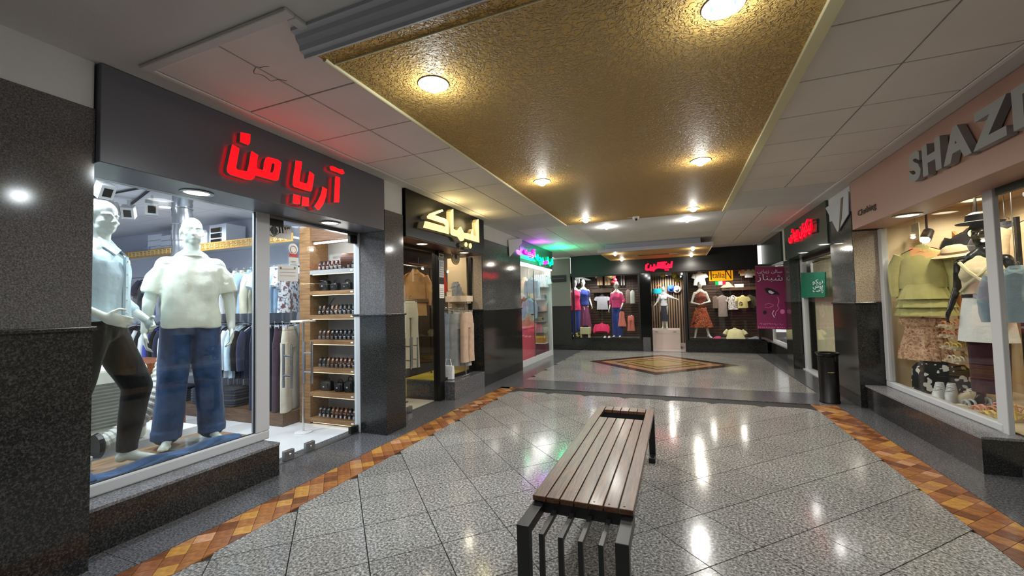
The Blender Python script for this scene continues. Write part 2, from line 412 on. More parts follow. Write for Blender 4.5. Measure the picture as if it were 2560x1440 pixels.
brown_s = mat('brown_marble', (50,35,27), .16, var=(14,.3)); tan_s = mat('tan_marble', (158,118,84), .16, var=(10,.2)); olive_s = mat('ochre_marble', (150,122,66), .16, var=(10,.25))
for r1, r0, mm in ((1.73,1.40,brown_s),(1.40,1.06,tan_s),(1.06,.96,brown_s),(.96,.72,olive_s),(.72,.64,brown_s)):
    for q in range(4):                            # four mitred lengths per ring
        a, b, c, d = diamond(r1)[q], diamond(r1)[(q+1) % 4], diamond(r0+.004)[(q+1) % 4], diamond(r0+.004)[q]
        MB().prism([a, b, c, d], (0,0,.0135)).build('inlay_band', mm, floor2)
MB().prism(diamond(.636), (0,0,.0135)).build('inlay_centre', olive_s, floor2)
# grey granite borders along the shops and the dark cross band
y = -3.0
while y < 13.2:
    y1 = min(y+.9, 13.3)
    MB().box((-3.80,y+.0015,-.012),(-3.056,y1-.0015,0)).build('border_slab', g_band, floor)
    MB().box((2.020,y+.0015,-.012),(2.90,y1-.0015,0)).build('border_slab', g_band, floor)
    if y > 6.9: MB().box((-3.053,y+.0015,-.012),(-2.871,y1-.0015,0)).build('border_slab', g_band, floor)
    y = y1
for i in range(7): MB().box((-2.868+i*.7,7.035,-.012),(min(-2.868+i*.7+.697,2.017),7.832,0)).build('band_slab', g_band, floor)
for i in range(6): MB().box((-2.868+i*.82,13.063,-.012),(min(-2.868+i*.82+.817,2.017),13.28,0)).build('band_slab', g_band, floor)
# mosaic strips of small diamond set stones
stones = [mat('mosaic_'+n, c, .2, var=(26,.28)) for n, c in (('rust',(136,86,54)),('brown',(108,66,42)),('amber',(178,130,66)),('orange',(150,98,56)),('rose',(184,136,104)),('tan',(160,112,72)))]
wts = [stones[0]]*4+[stones[1]]*4+[stones[2]]*2+[stones[3]]*4+[stones[4]]+[stones[5]]*2
for nm, rect, sd in (('trim_2',(-3.050,.9,-2.742,7.03),3), ('trim_3',(1.704,2.4,2.014,7.03),5), ('trim_4',(-2.738,6.739,1.700,7.03),8)):
    st = setting(nm)
    diag_tiles(st, 'mosaic_stone', .109, .0025, rect, (rect[0]+rect[1])*math.sqrt(.5), (rect[1]-rect[0])*math.sqrt(.5), .0135, .0, wts, seed=sd)

# ---------------------------------------------------------------- ceiling
H = 3.05
ceil = MB().box((-3.75,-.6,H+.022),(3.4,13.6,H+.2)).build('ceiling', tee_bar); tag(ceil, kind='structure')
def cpan(a, b, name='plaster_panel', m=plaster, z=H): return MB().box((a[0],a[1],z),(b[0],b[1],H+.022)).build(name, m, ceil)
cpan((-3.75,-.6),(3.4,1.500)); cpan((-3.75,1.5),(-3.035,13.6)); cpan((2.062,1.5),(3.4,13.6)); cpan((.742,1.5),(.850,7.28))
cpan((-3.035,6.69),(-1.826,7.92)); cpan((.850,6.69),(2.062,7.92)); cpan((-1.826,7.2),(.85,13.6)); cpan((-1.826,1.5),(.742,1.70))
def lay_tiles(xs, y0, n, dy):
    for i in range(len(xs)-1):
        for k in range(n):
            MB().box((xs[i]+.006,y0+k*dy+.006,H),(xs[i+1]-.006,y0+(k+1)*dy-.006,H+.02)).build('ceiling_tile', tile_w, ceil, bevel=.003, seg=1)
lay_tiles((-3.035,-2.43,-1.826), 1.527, 8, .6455); lay_tiles((.850,1.456,2.062), 1.527, 8, .6455)
lay_tiles((-3.035,-2.43,-1.826), 7.92, 8, .66); lay_tiles((.850,1.456,2.062), 7.92, 8, .66)
MB().box((-3.06,1.47,H-.022),(-1.80,1.53,H)).build('edge_moulding', plaster, ceil, bevel=.006)
MB().box((-1.86,1.53,H-.022),(-1.80,1.62,H)).build('edge_moulding', plaster, ceil, bevel=.006)
MB().box((-3.065,1.53,H-.012),(-3.030,6.66,H)).build('edge_strip', tile_w, ceil, bevel=.004)
MB().box((2.058,-.5,H-.012),(2.095,13.3,H)).build('edge_strip', tile_w, ceil, bevel=.004)
# mustard panels hung below the ceiling
ZP = 2.93
pan = MB().box((-1.83,1.69,ZP),(.735,7.28,H)).build('dropped_panel', yellow_p, ceil)
prof = [(1.60,H),(1.60,H-.018),(1.628,H-.026),(1.634,H-.05),(1.655,H-.07),(1.660,H-.098),(1.686,H-.106),(1.69,ZP-.004),(1.70,ZP-.004),(1.70,H)]
MB().prism([(-1.915,a,b) for a, b in prof], (2.75,0,0)).build('crown_moulding', white_p, pan)
MB().tube([(-1.815,1.74,ZP-.004),(-1.815,7.27,ZP-.004)], .014, 8).build('bead', cream_p, pan, smooth=True)
MB().tube([(-1.80,1.80,ZP-.002),(.72,1.80,ZP-.002)], .006, 6).build('bead', cream_p, pan, smooth=True)
MB().box((.725,1.70,ZP-.02),(.80,7.28,H)).build('edge_board', cream_p, pan, bevel=.004)
ZQ = 2.83
lip = MB().box((-1.90,10.93,ZQ),(.87,13.28,ZQ+.085)).build('dropped_panel', white_p, ceil, bevel=.004)
MB().box((-1.87,10.99,ZQ-.006),(.845,13.27,ZQ)).build('painted_soffit', yellow_p, lip)
MB().box((-1.72,11.06,ZQ+.085),(.60,13.28,H)).build('cove_box', mat('cove_white', (190,194,204), .6), lip)
MB().tube([(.85,10.96,ZQ-.003),(.85,13.27,ZQ-.003)], .010, 6).build('bead', cream_p, lip, smooth=True)

# ---------------------------------------------------------------- walls, pillars
def clad(parent, x0, y0, x1, y1, top=2.69, low=g_dark, up=g_grey, base=True):
    """dark granite to dado height, cap, grey granite above, plaster to the ceiling"""
    MB().box((x0,y0,0),(x1,y1,1.405)).build('dado_cladding', low, parent)
    MB().box((x0-.018,y0-.018,1.405),(x1+.018,y1+.018,1.432)).build('dado_cap', g_dark, parent, bevel=.008)
    MB().box((x0+.006,y0+.006,1.432),(x1-.006,y1-.006,top)).build('upper_cladding', up, parent)
    MB().box((x0+.012,y0+.012,top),(x1-.012,y1-.012,H+.01)).build('plaster_head', plaster, parent)
g_gloss = granite('glossy_grey_granite', (56,58,58), (80,82,81), (104,106,105), 60, .09, coat=.2)
g_dgloss = granite('glossy_black_granite', (18,20,20), (34,35,34), (58,58,56), 80, .10, coat=.2)
g_lamplit = granite('lamplit_pillar_granite', (116,104,90), (160,146,130), (196,184,168), 75, .3)  # warm downlight on the pillar sides is put into this granite's colour
w1 = setting('wall_left'); clad(w1, -3.72, -2, -3.262, 1.362, 2.76)
p1_ = setting('pillar'); clad(p1_, -3.70, 3.99, -3.222, 4.36, 2.69)
p2_ = setting('pillar'); clad(p2_, -3.80, 6.93, -3.355, 8.97, 2.77, g_dgloss, g_gloss)
p3_ = setting('pillar'); clad(p3_, 2.272, 6.98, 3.1, 7.86, 2.69, g_dgloss, g_gloss)
p4_ = setting('pillar'); clad(p4_, 2.29, 10.50, 3.1, 11.02, 2.35, g_dgloss, g_gloss)
MB().box((2.285,6.972,1.434),(3.09,6.9855,2.40)).build('lamplit_side_facing', g_lamplit, p3_)  # facing coloured as the pillar side lit by the soffit lamp
MB().box((2.30,10.47,0),(2.62,10.5,.32)).build('foot_block', g_dgloss, p4_)
wb = setting('wall_back'); clad(wb, -6.0, 13.30, -3.24, 13.42, 3.0, g_dgloss, mat('grey_plaster', (120,118,112), .7))
# loose plaster flaps that hang over the cladding heads
MB().prism([OX(1270,600,-3.345), OX(1304,596,-3.345), OX(1304,608,-3.345), OX(1273,642,-3.345)], (.012,0,0)).build('plaster_flap', plaster, p2_)
MB().prism([OX(2066,520,2.262), OX(2123,478,2.262), OX(2123,535,2.262), OX(2096,580,2.262)], (-.012,0,0)).build('plaster_flap', white_p, p3_)
MB().prism([OX(2103,496,2.250), OX(2108,492,2.250), OX(2104,548,2.250), OX(2098,578,2.250)], (-.006,0,0)).build('crack_strip', mat('bare_board', (120,104,84), .8), p3_)
wr = setting('wall_right')
MB().box((2.40,11.02,0),(2.60,13.3,.33)).build('plinth', g_dgloss, wr)
MB().box((2.26,11.02,2.36),(2.72,13.3,H)).build('head_panel', mat('dark_green_panel', (40,54,44), .3), wr)
MB().box((2.9,10.9,0),(3.0,13.5,H)).build('rear_panel', mat('warm_wall', (214,196,160), .7), wr)
MB().box((2.3,-.6,0),(2.4,1.8,H)).build('panel', plaster, wr)
wf = MB().box((-9,-5.2,0),(9,-5.0,3.4)).build('wall_reflection_block', mat('reflection_block_dark', (62,60,58), .8)); wf['kind'] = 'structure'  # unseen dark wall added behind the camera to cut haze in glass reflections

# ---------------------------------------------------------------- downlights
def downlight(loc, r=.062, watts=20, col=(.86,.97,1), glow=None, bulb=True, label='', group=None, kind='SPOT', ang=165, ring=None):
    t = thing('downlight', label, 'downlight', loc, group)
    x, y, z = loc
    MB().lathe([(r,0),(r*1.28,-.001),(r*1.30,-.006),(r*1.05,-.011),(r*.98,-.006),(r*.98,0)], loc, 24).build('trim_ring', ring or mat('satin_ring', (196,200,202), .3, .3), t, smooth=True)
    if bulb: MB().lathe([(r*.98,-.006),(r*.8,-.002),(.001,-.001)], loc, 20, cap=False).build('reflector', mat('reflector_grey', (120,140,146), .35), t, smooth=True)
    if bulb: MB().lathe([(.001,-.052),(r*.30,-.05),(r*.56,-.036),(r*.66,-.018),(r*.6,-.004)], loc, 16).build('bulb', glow or glow_c, t, smooth=True)
    else: MB().lathe([(.001,-.008),(r*.7,-.008),(r*.97,-.003)], loc, 20).build('lens', glow or glow_w, t, smooth=True)
    if watts:
        if kind == 'POINT':                       # bare bulb: most of the light leaves downward, a little grazes the ceiling round it
            lamp(t, 'SPOT', (x, y, z-.07), watts, col, r*1.25, 168, .5); lamp(t, 'POINT', (x, y, z-.075), watts*.10, col, r*.5)
        else: lamp(t, kind, (x, y, z-(.075 if bulb else .03)), watts, col, r*.6, ang)
    return t

# old water stain on the near ceiling tiles
MB().tube([OZ(676+40*math.cos(a)+4*math.sin(4*a), 184+15*math.sin(a)+10*math.cos(a)+3*math.sin(5*a), H-.0005) for a in [.3+k*PI/18 for k in range(26)]], [.0012+.0022*abs(math.sin(k*.5)) for k in range(26)], 4).build('water_stain', mat('stain_brown', (150,118,96), .8), ceil)
MB().tube([OZ(40+26*math.sin(k*.16), 118+k*4, H-.001) for k in range(12)], [.004+.006*math.sin(k*.28) for k in range(12)], 4).build('scuff_mark', mat('scuff_grey', (150,146,142), .8), ceil)
# ---------------------------------------------------------------- ceiling lamps
dls = [(-1.397,2.22),(.262,2.19),(-1.40,4.52),(.28,4.565),(-1.39,6.945),(.29,6.90)]
nm = ['nearest left downlight in the mustard panel, glowing brightest','nearest right downlight in the mustard panel, cut by the top edge','left downlight halfway along the mustard panel','right downlight halfway along the mustard panel','left downlight at the far end of the mustard panel','right downlight at the far end, beside the dome camera panel edge']
for (x, y), l in zip(dls, nm): downlight((x, y, ZP), .075, L_CEIL, (.9,.98,1) if y < 3 else (1,.97,.9), label=l, group='downlights in the mustard panel', kind='POINT')
for x, l in ((-1.27,'left'),(.243,'right')): downlight((x, 8.45, H), .06, L_CEIL*1.1, (1,.98,.93), label=l+' downlight in the plain white ceiling beyond the mustard panel', group='downlights in the white ceiling', kind='POINT')
for x, y, l in ((-1.50,11.35,'front left'),(-1.52,12.95,'rear left'),(.43,11.3,'front right'),(.44,12.9,'rear right')):
    downlight((x, y, ZQ-.006), .06, L_CEIL*.8, (1,.93,.8), glow_y, True, l+' downlight in the small far dropped panel', 'downlights in the far panel', kind='POINT')
cam_t = thing('dome_camera', 'white dome security camera under the far edge of the mustard panel', 'camera', (-.583,7.12,ZP))
MB().lathe([(.055,0),(.055,-.012),(.05,-.03),(.036,-.058),(.002,-.07)], (-.583,7.12,ZP), 20).build('housing', white, cam_t, smooth=True)
MB().ell((-.575,7.085,ZP-.052), (.022,.022,.022)).build('lens', black_m, cam_t, smooth=True)
MB().tube([(-.64,7.12,ZP-.006),(-.72,7.125,ZP-.004)], .006, 6).build('cable', white, cam_t)
vent = thing('air_vent', 'slotted air vent in the soffit of the far panel', 'vent', (-.5,12.1,ZQ-.006))
MB().box((-1.0,12.0,ZQ-.014),(.1,12.22,ZQ-.006)).build('frame', mat('vent_frame', (150,124,84), .5), vent, bevel=.003)
for k in range(3): MB().box((-.96,12.03+k*.055,ZQ-.019),(-.16,12.055+k*.055,ZQ-.014)).build('slat', mat('vent_slat', (70,54,34), .5), vent)
MB().box((-.14,12.02,ZQ-.02),(.07,12.2,ZQ-.014)).build('control_plate', mat('pink_plate', (206,170,140), .4), vent)

# ---------------------------------------------------------------- bench
wood_b = wood('bench_wood', (52,33,22), (112,74,50), .36, 1, 5, coat=.12)
BZ = .462; bx0, bx1 = -.772, -.235; by0, by1 = 2.158, 4.235
bench = thing('slatted_bench', 'dark wood slatted bench with black metal frame in the corridor', 'bench', ((bx0+bx1)/2,(by0+by1)/2,0))
# two long outer planks run full length, five inner slats stop short at the far opening
pw = (bx1-bx0)/7
for i in range(7):
    x0, x1 = bx0+i*pw+.003, bx0+(i+1)*pw-.003
    if i in (0, 6): MB().box((x0,by0,BZ-.028),(x1,by1,BZ)).build('plank', wood_b, bench, bevel=.003)
    else:
        MB().box((x0,by0,BZ-.028),(x1,by1-.415,BZ)).build('slat', wood_b, bench, bevel=.003)
        MB().box((x0,by1-.145,BZ-.028),(x1,by1-.004,BZ)).build('end_block', wood_b, bench, bevel=.003)
    if i in (4, 5, 6): 
        for yy in (by0+.03,): MB().lathe([(.0055,0),(.0055,.0015),(.003,.0025)], ((x0+x1)/2-.012,yy,BZ), 8).build('screw', black_m, bench)
f = MB()
f.box((bx0+.01,by0+.01,BZ-.088),(bx1-.01,by0+.05,BZ-.030)); f.box((bx0+.01,by1-.05,BZ-.088),(bx1-.01,by1-.01,BZ-.030))
f.box((bx0+.012,by0,BZ-.072),(bx0+.05,by1,BZ-.030)); f.box((bx1-.05,by0,BZ-.072),(bx1-.012,by1,BZ-.030))
for yy in (2.95,3.65): f.box((bx0+.02,yy,BZ-.07),(bx1-.02,yy+.04,BZ-.030))
f.box((bx0+.05,by1-.43,BZ-.075),(bx1-.05,by1-.415,BZ-.03)); f.box((bx0+.05,by1-.15,BZ-.10),(bx1-.05,by1-.14,BZ-.03))
f.build('frame', black_m, bench)
def bent_leg(x, wd, top=BZ-.038, out=.242, th=.05):
    """flat bar that leaves the bench end level, turns down and reaches the floor"""
    yb = by0+.03; ye = by0-out
    p = [(yb,top),(ye,top),(ye,0),(ye+th,0),(ye+th,top-th),(yb,top-th)]
    return MB().prism([(x-wd/2,a,b) for a, b in p], (wd,0,0))
for x, wd in ((bx0+.032,.062),(bx1-.032,.062)): bent_leg(x, wd).build('leg', black_m, bench, bevel=.003)
for k in range(4): bent_leg(bx0+.032+(bx1-bx0-.064)*(k+1)/5, .024, BZ-.062, .242, .026).build('leg_bar', black_m, bench, bevel=.002)
for x in (bx0+.032, bx1-.032):
    MB().prism([(x-.028,a,b) for a, b in ((by1-.01,BZ-.03),(by1-.01,0),(by1-.16,0),(by1-.16,.045),(by1-.06,.045),(by1-.06,BZ-.03))], (.056,0,0)).build('leg', black_m, bench, bevel=.003)

# ---------------------------------------------------------------- litter bin
bn = thing('litter_bin', 'black cylindrical metal litter bin against the right pillar', 'bin', (1.99,7.22,0))
MB().lathe([(.125,0),(.125,.02),(.118,.03),(.121,.655),(.114,.655),(.112,.05),(.002,.04)], (1.99,7.22,0), 28).build('body', mat('bin_black', (12,11,11), .3), bn, smooth=True)
MB().lathe([(.118,.66),(.146,.70),(.148,.712),(.142,.716),(.10,.71),(.10,.66)], (1.99,7.22,0), 28).build('rim', mat('bin_black', (12,11,11), .3), bn, smooth=True)
for a in range(6): MB().box((1.99+.113*math.cos(a*PI/3)-.012,7.22+.113*math.sin(a*PI/3)-.012,.60),(1.99+.113*math.cos(a*PI/3)+.012,7.22+.113*math.sin(a*PI/3)+.012,.675)).build('strut', mat('bin_black', (12,11,11), .3), bn)
MB().tube([(1.99+.121*math.cos(-1.9+k*.15),7.22+.121*math.sin(-1.9+k*.15),.44) for k in range(5)], .006, 6).build('latch', mat('dull_brass', (120,100,60), .4, .6), bn)
# ---------------------------------------------------------------- clothes
def ring(cx, z, hw, hd, n=20, cy=0., p=2.6, fold=0., nf=5, ph=0.):
    out = []
    for j in range(n):
        a = 2*PI*j/n; c, s_ = math.cos(a), math.sin(a)
        k = (abs(c)**p+abs(s_)**p)**(-1/p)
        f = 1+fold*math.sin(nf*a+ph)
        out.append(V((cx+hw*c*k*f, cy+hd*s_*k*f, z)))
    return out
def hanger_part(t, w=.40, col=None, hook=.055):
    m_ = col or black_m; mb = MB()
    mb.tube([(0,0,-hook-.02),(0,0,-.03)] + [(.016-.016*math.cos(a), 0, -.014+.016*math.sin(a)) for a in [PI*k/6 for k in range(0, 8)]], .0028, 6)
    mb.tube([(-w/2,0,-.135),(-w/4,0,-.085),(0,0,-.065),(w/4,0,-.085),(w/2,0,-.135)], .007, 6)
    return mb.build('hanger', m_, t, smooth=True)
def hang_shirt(name, label, m_, w=.46, L=.70, sleeve='long', collar=True, hanger=True, depth=.05, flare=0., seed=0, mcollar=None, open_=False, cat='shirt', group=None, hcol=None, placket=None):
    """garment on a hanger; hook at the origin, front faces -Y"""
    t = thing(name, label, cat, (0,0,0), group); r = random.Random(seed); ph = r.random()*6; h = w/2
    mb = MB(); Z = -.065
    lev = [(Z-.0,.055,.030,0),(Z-.022,.085,.036,0),(Z-.05,h*.66,.042,0),(Z-.085,h*.96,.046,.0),(Z-.16,h*1.0,depth*.95,.01),(Z-.30,h*.97,depth,.03),(Z-L*.65,h*(.98+flare*.4),depth*1.02,.05),(Z-L*.85,h*(1.0+flare*.8),depth*1.05,.07),(Z-L,h*(1.0+flare),depth*1.05,.08)]
    mb.loft([ring(0, z, a, b, 28, 0, 2.4, f, 7, ph+z*3) for z, a, b, f in lev])
    bd_ = mb.build('body', m_, t, smooth=True)
    if sleeve:
        for s_ in (-1, 1):
            q = MB(); x0 = s_*h*.86
            if sleeve == 'long': pts = [(x0,Z-.095,.075),(s_*h*1.12,Z-.20,.072),(s_*h*1.22,Z-.36,.064),(s_*h*1.22,Z-.50,.055),(s_*h*1.20,Z-.60,.046)]
            else: pts = [(x0,Z-.095,.085),(s_*h*1.14,Z-.17,.085),(s_*h*1.30,Z-.27,.082)]
            rings = []
            for i, (x, z, rr) in enumerate(pts):
                j = min(i, len(pts)-2); dx = pts[j+1][0]-pts[j][0]; dz = pts[j+1][1]-pts[j][1]; l = math.hypot(dx, dz); nx, nz = -dz/l, dx/l
                rings.append([V((x+nx*rr*math.cos(a)*(1+.07*math.sin(3*a+i*2+ph)), .8*depth*math.sin(a)*(1+.1*math.sin(2*a+i)), z+nz*rr*math.cos(a))) for a in [2*PI*k/14 for k in range(14)]])
            q.loft(rings); q.build('sleeve', m_, t, smooth=True)
    if collar:
        q = MB()
        for s_ in (-1, 1): q.prism([(0,-.045,Z-.055),(s_*.055,-.040,Z-.075),(s_*.075,-.020,Z-.01),(s_*.045,-.012,Z+.022),(0,-.020,Z+.012)], (0,-.006,0))
        q.loft([ring(0, Z-.012, .058, .036, 14), ring(0, Z+.026, .050, .030, 14)]); q.build('collar', mcollar or m_, bd_)
    if placket: MB().box((-.014,-depth*1.02-.004,Z-L*.97),(.014,-depth*.8,Z-.05)).build('placket', placket, bd_)
    if hanger: hanger_part(t, w*.86, hcol)
    return t
def hang_trousers(name, label, m_, w=.36, L=1.0, hem=.20, group=None, clips=True, depth=.05, cat='trousers', seed=0):
    t = thing(name, label, cat, (0,0,0), group); Z = -.085; h = w/2; mb = MB(); ph = seed*1.7
    mb.loft([ring(0, Z, h, depth*.6, 24), ring(0, Z-.04, h*1.02, depth*.8, 24), ring(0, Z-.16, h*1.13, depth*1.1, 24, fold=.02), ring(0, Z-.27, h*1.16, depth*1.15, 24, fold=.03)])
    se_ = mb.build('seat', m_, t, smooth=True)
    for s_ in (-1, 1):
        x = s_*h*.58; hh = hem/2; q = MB()
        q.loft([ring(x, Z-.20, h*.58, depth*1.1, 18, fold=.02), ring(x, Z-.45, h*.54, depth*1.1, 18, fold=.04, ph=ph), ring(x*1.03, Z-.7, (h*.54+hh)/2, depth, 18, fold=.05, ph=ph+1), ring(x*1.06, Z-L, hh, depth, 18, fold=.03, ph=ph)])
        q.build('leg', m_, t, smooth=True)
    MB().loft([ring(0, Z+.004, h*1.01, depth*.64, 24), ring(0, Z-.034, h*1.03, depth*.82, 24)]).build('waistband', m_, se_, smooth=True)
    if clips:
        q = MB(); q.tube([(0,0,-.05),(0,0,-.03)] + [(.016-.016*math.cos(a), 0, -.014+.016*math.sin(a)) for a in [PI*k/6 for k in range(0, 8)]], .0028, 6)
        q.tube([(-h*.95,0,-.055),(h*.95,0,-.055)], .005, 6)
        for s_ in (-1, 1): q.box((s_*h*.8-.012,-.03,-.10),(s_*h*.8+.012,.03,-.05))
        q.build('clip_hanger', chrome, t)
    return t
def folded(name, label, m_, loc, w=.34, d=.28, h=.035, group=None, rz=0, cat='trousers'):
    t = thing(name, label, cat, loc, group)
    MB().loft([ring(loc[0], loc[2]+z, w/2*a, d/2*a, 20, loc[1], 5, .012, 5) for z, a in ((0,.96),(h*.3,1),(h*.7,1),(h,.95))]).build('fold', m_, t, smooth=True)
    MB().box((loc[0]+w/2-.02,loc[1]-d/2+.03,loc[2]+h*.35),(loc[0]+w/2+.004,loc[1]+d/2-.03,loc[2]+h*.65)).build('turned_edge', m_, t)
    t.rotation_euler.z = rz
    return t
# ---------------------------------------------------------------- mannequins (front faces -Y, about 1.86 tall before scaling)
skin_w = mat('mannequin_white', (214,220,210), .38, spec=.5)
skin_g = mat('mannequin_pale', (232,226,220), .4)
skin_k = mat('mannequin_black', (16,15,16), .28)
def hand(mb, W, d, side, up, s=1.):
    """palm, four unequal curled fingers and a thumb from wrist W along d; side = towards the thumb"""
    W = V(W); d = V(d).normalized(); side = V(side); side = (side - d*side.dot(d)).normalized(); n = d.cross(side)*up
    R = Matrix((side, n, d)).transposed()
    mb.ell(W + d*.05*s, (.042*s,.018*s,.056*s), 12, 8, R)
    for k, L in ((1.5,.070),(.5,.080),(-.5,.075),(-1.5,.058)):
        b = W + d*.090*s + side*k*.0205*s; c = b + (d*.9 + n*.25)*L*.55*s; e = c + (d*.55 + n*.8)*L*.5*s
        mb.cone(b - d*.02*s, c, .0100*s, .0092*s, 8); mb.cone(c, e, .0092*s, .0075*s, 8)
    b = W + d*.030*s + side*.034*s; c = b + (d*.6 + side*.75 + n*.2)*.042*s; e = c + (d*.9 + side*.2 + n*.3)*.034*s
    mb.cone(b, c, .0125*s, .0105*s, 8); mb.cone(c, e, .0105*s, .0085*s, 8)
def head(mb, c, turn=0., tilt=0., fem=False, hair=False):
    c = V(c); R = Matrix.Rotation(turn, 3, 'Z') @ Matrix.Rotation(tilt, 3, 'X')
    def P(x, y, z): return c + R @ V((x, y, z))
    k = .94 if fem else 1.
    mb.ell(P(0,.010,.035), (.074*k,.094*k,.088*k), 18, 12, R)              # skull
    mb.ell(P(0,-.030,-.020), (.060*k,.062*k,.085*k), 16, 10, R)            # face
    mb.ell(P(0,-.052,-.082), (.030*k,.030,.026), 12, 8, R)                 # chin
    mb.ell(P(-.040*k,-.010,-.062), (.020,.05,.035), 10, 6, R); mb.ell(P(.040*k,-.010,-.062), (.020,.05,.035), 10, 6, R)   # jaw corners
    mb.cone(P(0,-.088,.012), P(0,-.108,-.026), .009, .013, 8)              # nose
    mb.ell(P(-.014,-.096,-.030), (.009,.010,.008), 8, 6, R); mb.ell(P(.014,-.096,-.030), (.009,.010,.008), 8, 6, R)
    for s_ in (-1, 1):
        mb.cone(P(s_*.016,-.088,.026), P(s_*.050,-.070,.026), .010, .007, 8)   # brow
        mb.ell(P(s_*.032,-.074,.006), (.015,.012,.008), 10, 6, R)              # eyeball under the brow
        mb.ell(P(s_*.046,-.058,-.026), (.018,.018,.016), 8, 6, R)              # cheek
        mb.ell(P(s_*.076*k,.012,-.005), (.010,.022,.033), 10, 6, R)            # ear
    mb.ell(P(0,-.088,-.053), (.022,.010,.006), 10, 6, R); mb.ell(P(0,-.086,-.063), (.019,.010,.007), 10, 6, R)   # lips
    if hair:
        mb.ell(P(0,.014,.050), (.080,.098,.086), 16, 10, R)
        for i in range(11):
            a = -1.25+i*.25; mb.cone(P(.070*math.sin(a),-.062*math.cos(a)+.012,.082), P(.050*math.sin(a)+.010,.03,.128), .013, .011, 6)
def body(pose, fem=False):
    mb = MB(); p = pose
    if fem:
        mb.ell((0,.01,.98), (.165,.115,.13)); mb.ell((0,.0,1.13), (.120,.088,.13)); mb.ell((0,.0,1.33), (.145,.100,.17))
        for s_ in (-1, 1): mb.ell((s_*.072,-.085,1.33), (.064,.055,.062))
        sh, r = .155, .056
    else:
        mb.ell((0,.005,.98), (.165,.115,.13)); mb.ell((0,.0,1.13), (.150,.100,.14)); mb.ell((0,.0,1.34), (.172,.115,.18)); sh, r = .165, .064
    mb.cone((-sh,0,1.46), (sh,0,1.46), r, r); mb.cone((-.05,.0,1.50), (0,.005,1.56), .075, .06); mb.cone((.05,.0,1.50), (0,.005,1.56), .075, .06)
    mb.cone((0,.012,1.48), (0,-.004,1.64), .060 if not fem else .050, .053 if not fem else .045)
    if p.get('head', True): head(mb, (0,-.012,1.735), p.get('turn', 0), p.get('tilt', 0), fem, p.get('hair', False))
    for s_, k in ((-1,'R'), (1,'L')):
        S = V((s_*(sh+.015),0,1.455)); E = V(p['el'+k]); W = V(p['wr'+k]); q = .82 if fem else 1.
        mb.cone(S, E, .056*q, .043*q); mb.cone(E, W, .044*q, .029*q)
        hd = V(p.get('hd'+k, (W-E))); hand(mb, W, hd, p.get('th'+k, (0,-1,0)), p.get('up'+k, s_), .92 if fem else 1.05)
        hip = V((s_*.085,0,.95)); Kn = V(p['kn'+k]); An = V(p['an'+k]); toe = V(p['toe'+k])
        mb.cone(hip, Kn, .092*(.95 if fem else 1), .058); mb.cone(Kn+V((0,.012,-.02)), Kn.lerp(An, .35)+V((0,.02,0)), .056, .056); mb.cone(Kn.lerp(An, .3)+V((0,.015,0)), An, .055, .036)
        h = V((toe.x-An.x, toe.y-An.y, 0)).normalized()
        hz = An.z-.06
        mb.cone(An - h*.03 + V((0,0,-.045)), An + h*.03 + V((0,0,-.02)), .036, .036); mb.cone(An + h*.02 + V((0,0,-.035)), toe + V((0,0,.022)), .036, .024)
        sd = V((-h.y, h.x, 0))
        for j in (-1, 0, 1): mb.cone(toe - h*.06 + sd*j*.024 + V((0,0,.018)), toe + sd*j*.022 + h*(.02-.012*abs(j)) + V((0,0,.014)), .017, .014, 8)
    return mb
STAND = dict(elR=(-.25,.03,1.17), wrR=(-.275,-.05,.93), elL=(.25,.03,1.17), wrL=(.275,-.05,.93), hdR=(.0,-.1,-1), hdL=(0,-.1,-1),
    knR=(-.105,-.02,.52), anR=(-.13,.01,.09), toeR=(-.17,-.17,.0), knL=(.105,-.02,.52), anL=(.13,.01,.09), toeL=(.19,-.16,.0))
def mannequin(label, pose, skin, fem=False, voxel=.009, loc=(0,0,0), group=None, name='mannequin'):
    t = thing(name, label, 'mannequin', (0,0,0), group)
    fuse(body(pose, fem), 'body', skin, t, voxel, 5)
    return t
def sleeve_cones(mb, S, E, W, r0, r1, upto=1., r2=None):
    S, E, W = V(S), V(E), V(W)
    if upto <= 1: mb.cone(S, S.lerp(E, upto), r0, r1)
    else: mb.cone(S, E, r0, r1); mb.cone(E, E.lerp(W, upto-1), r1, r2 or r1*.85)
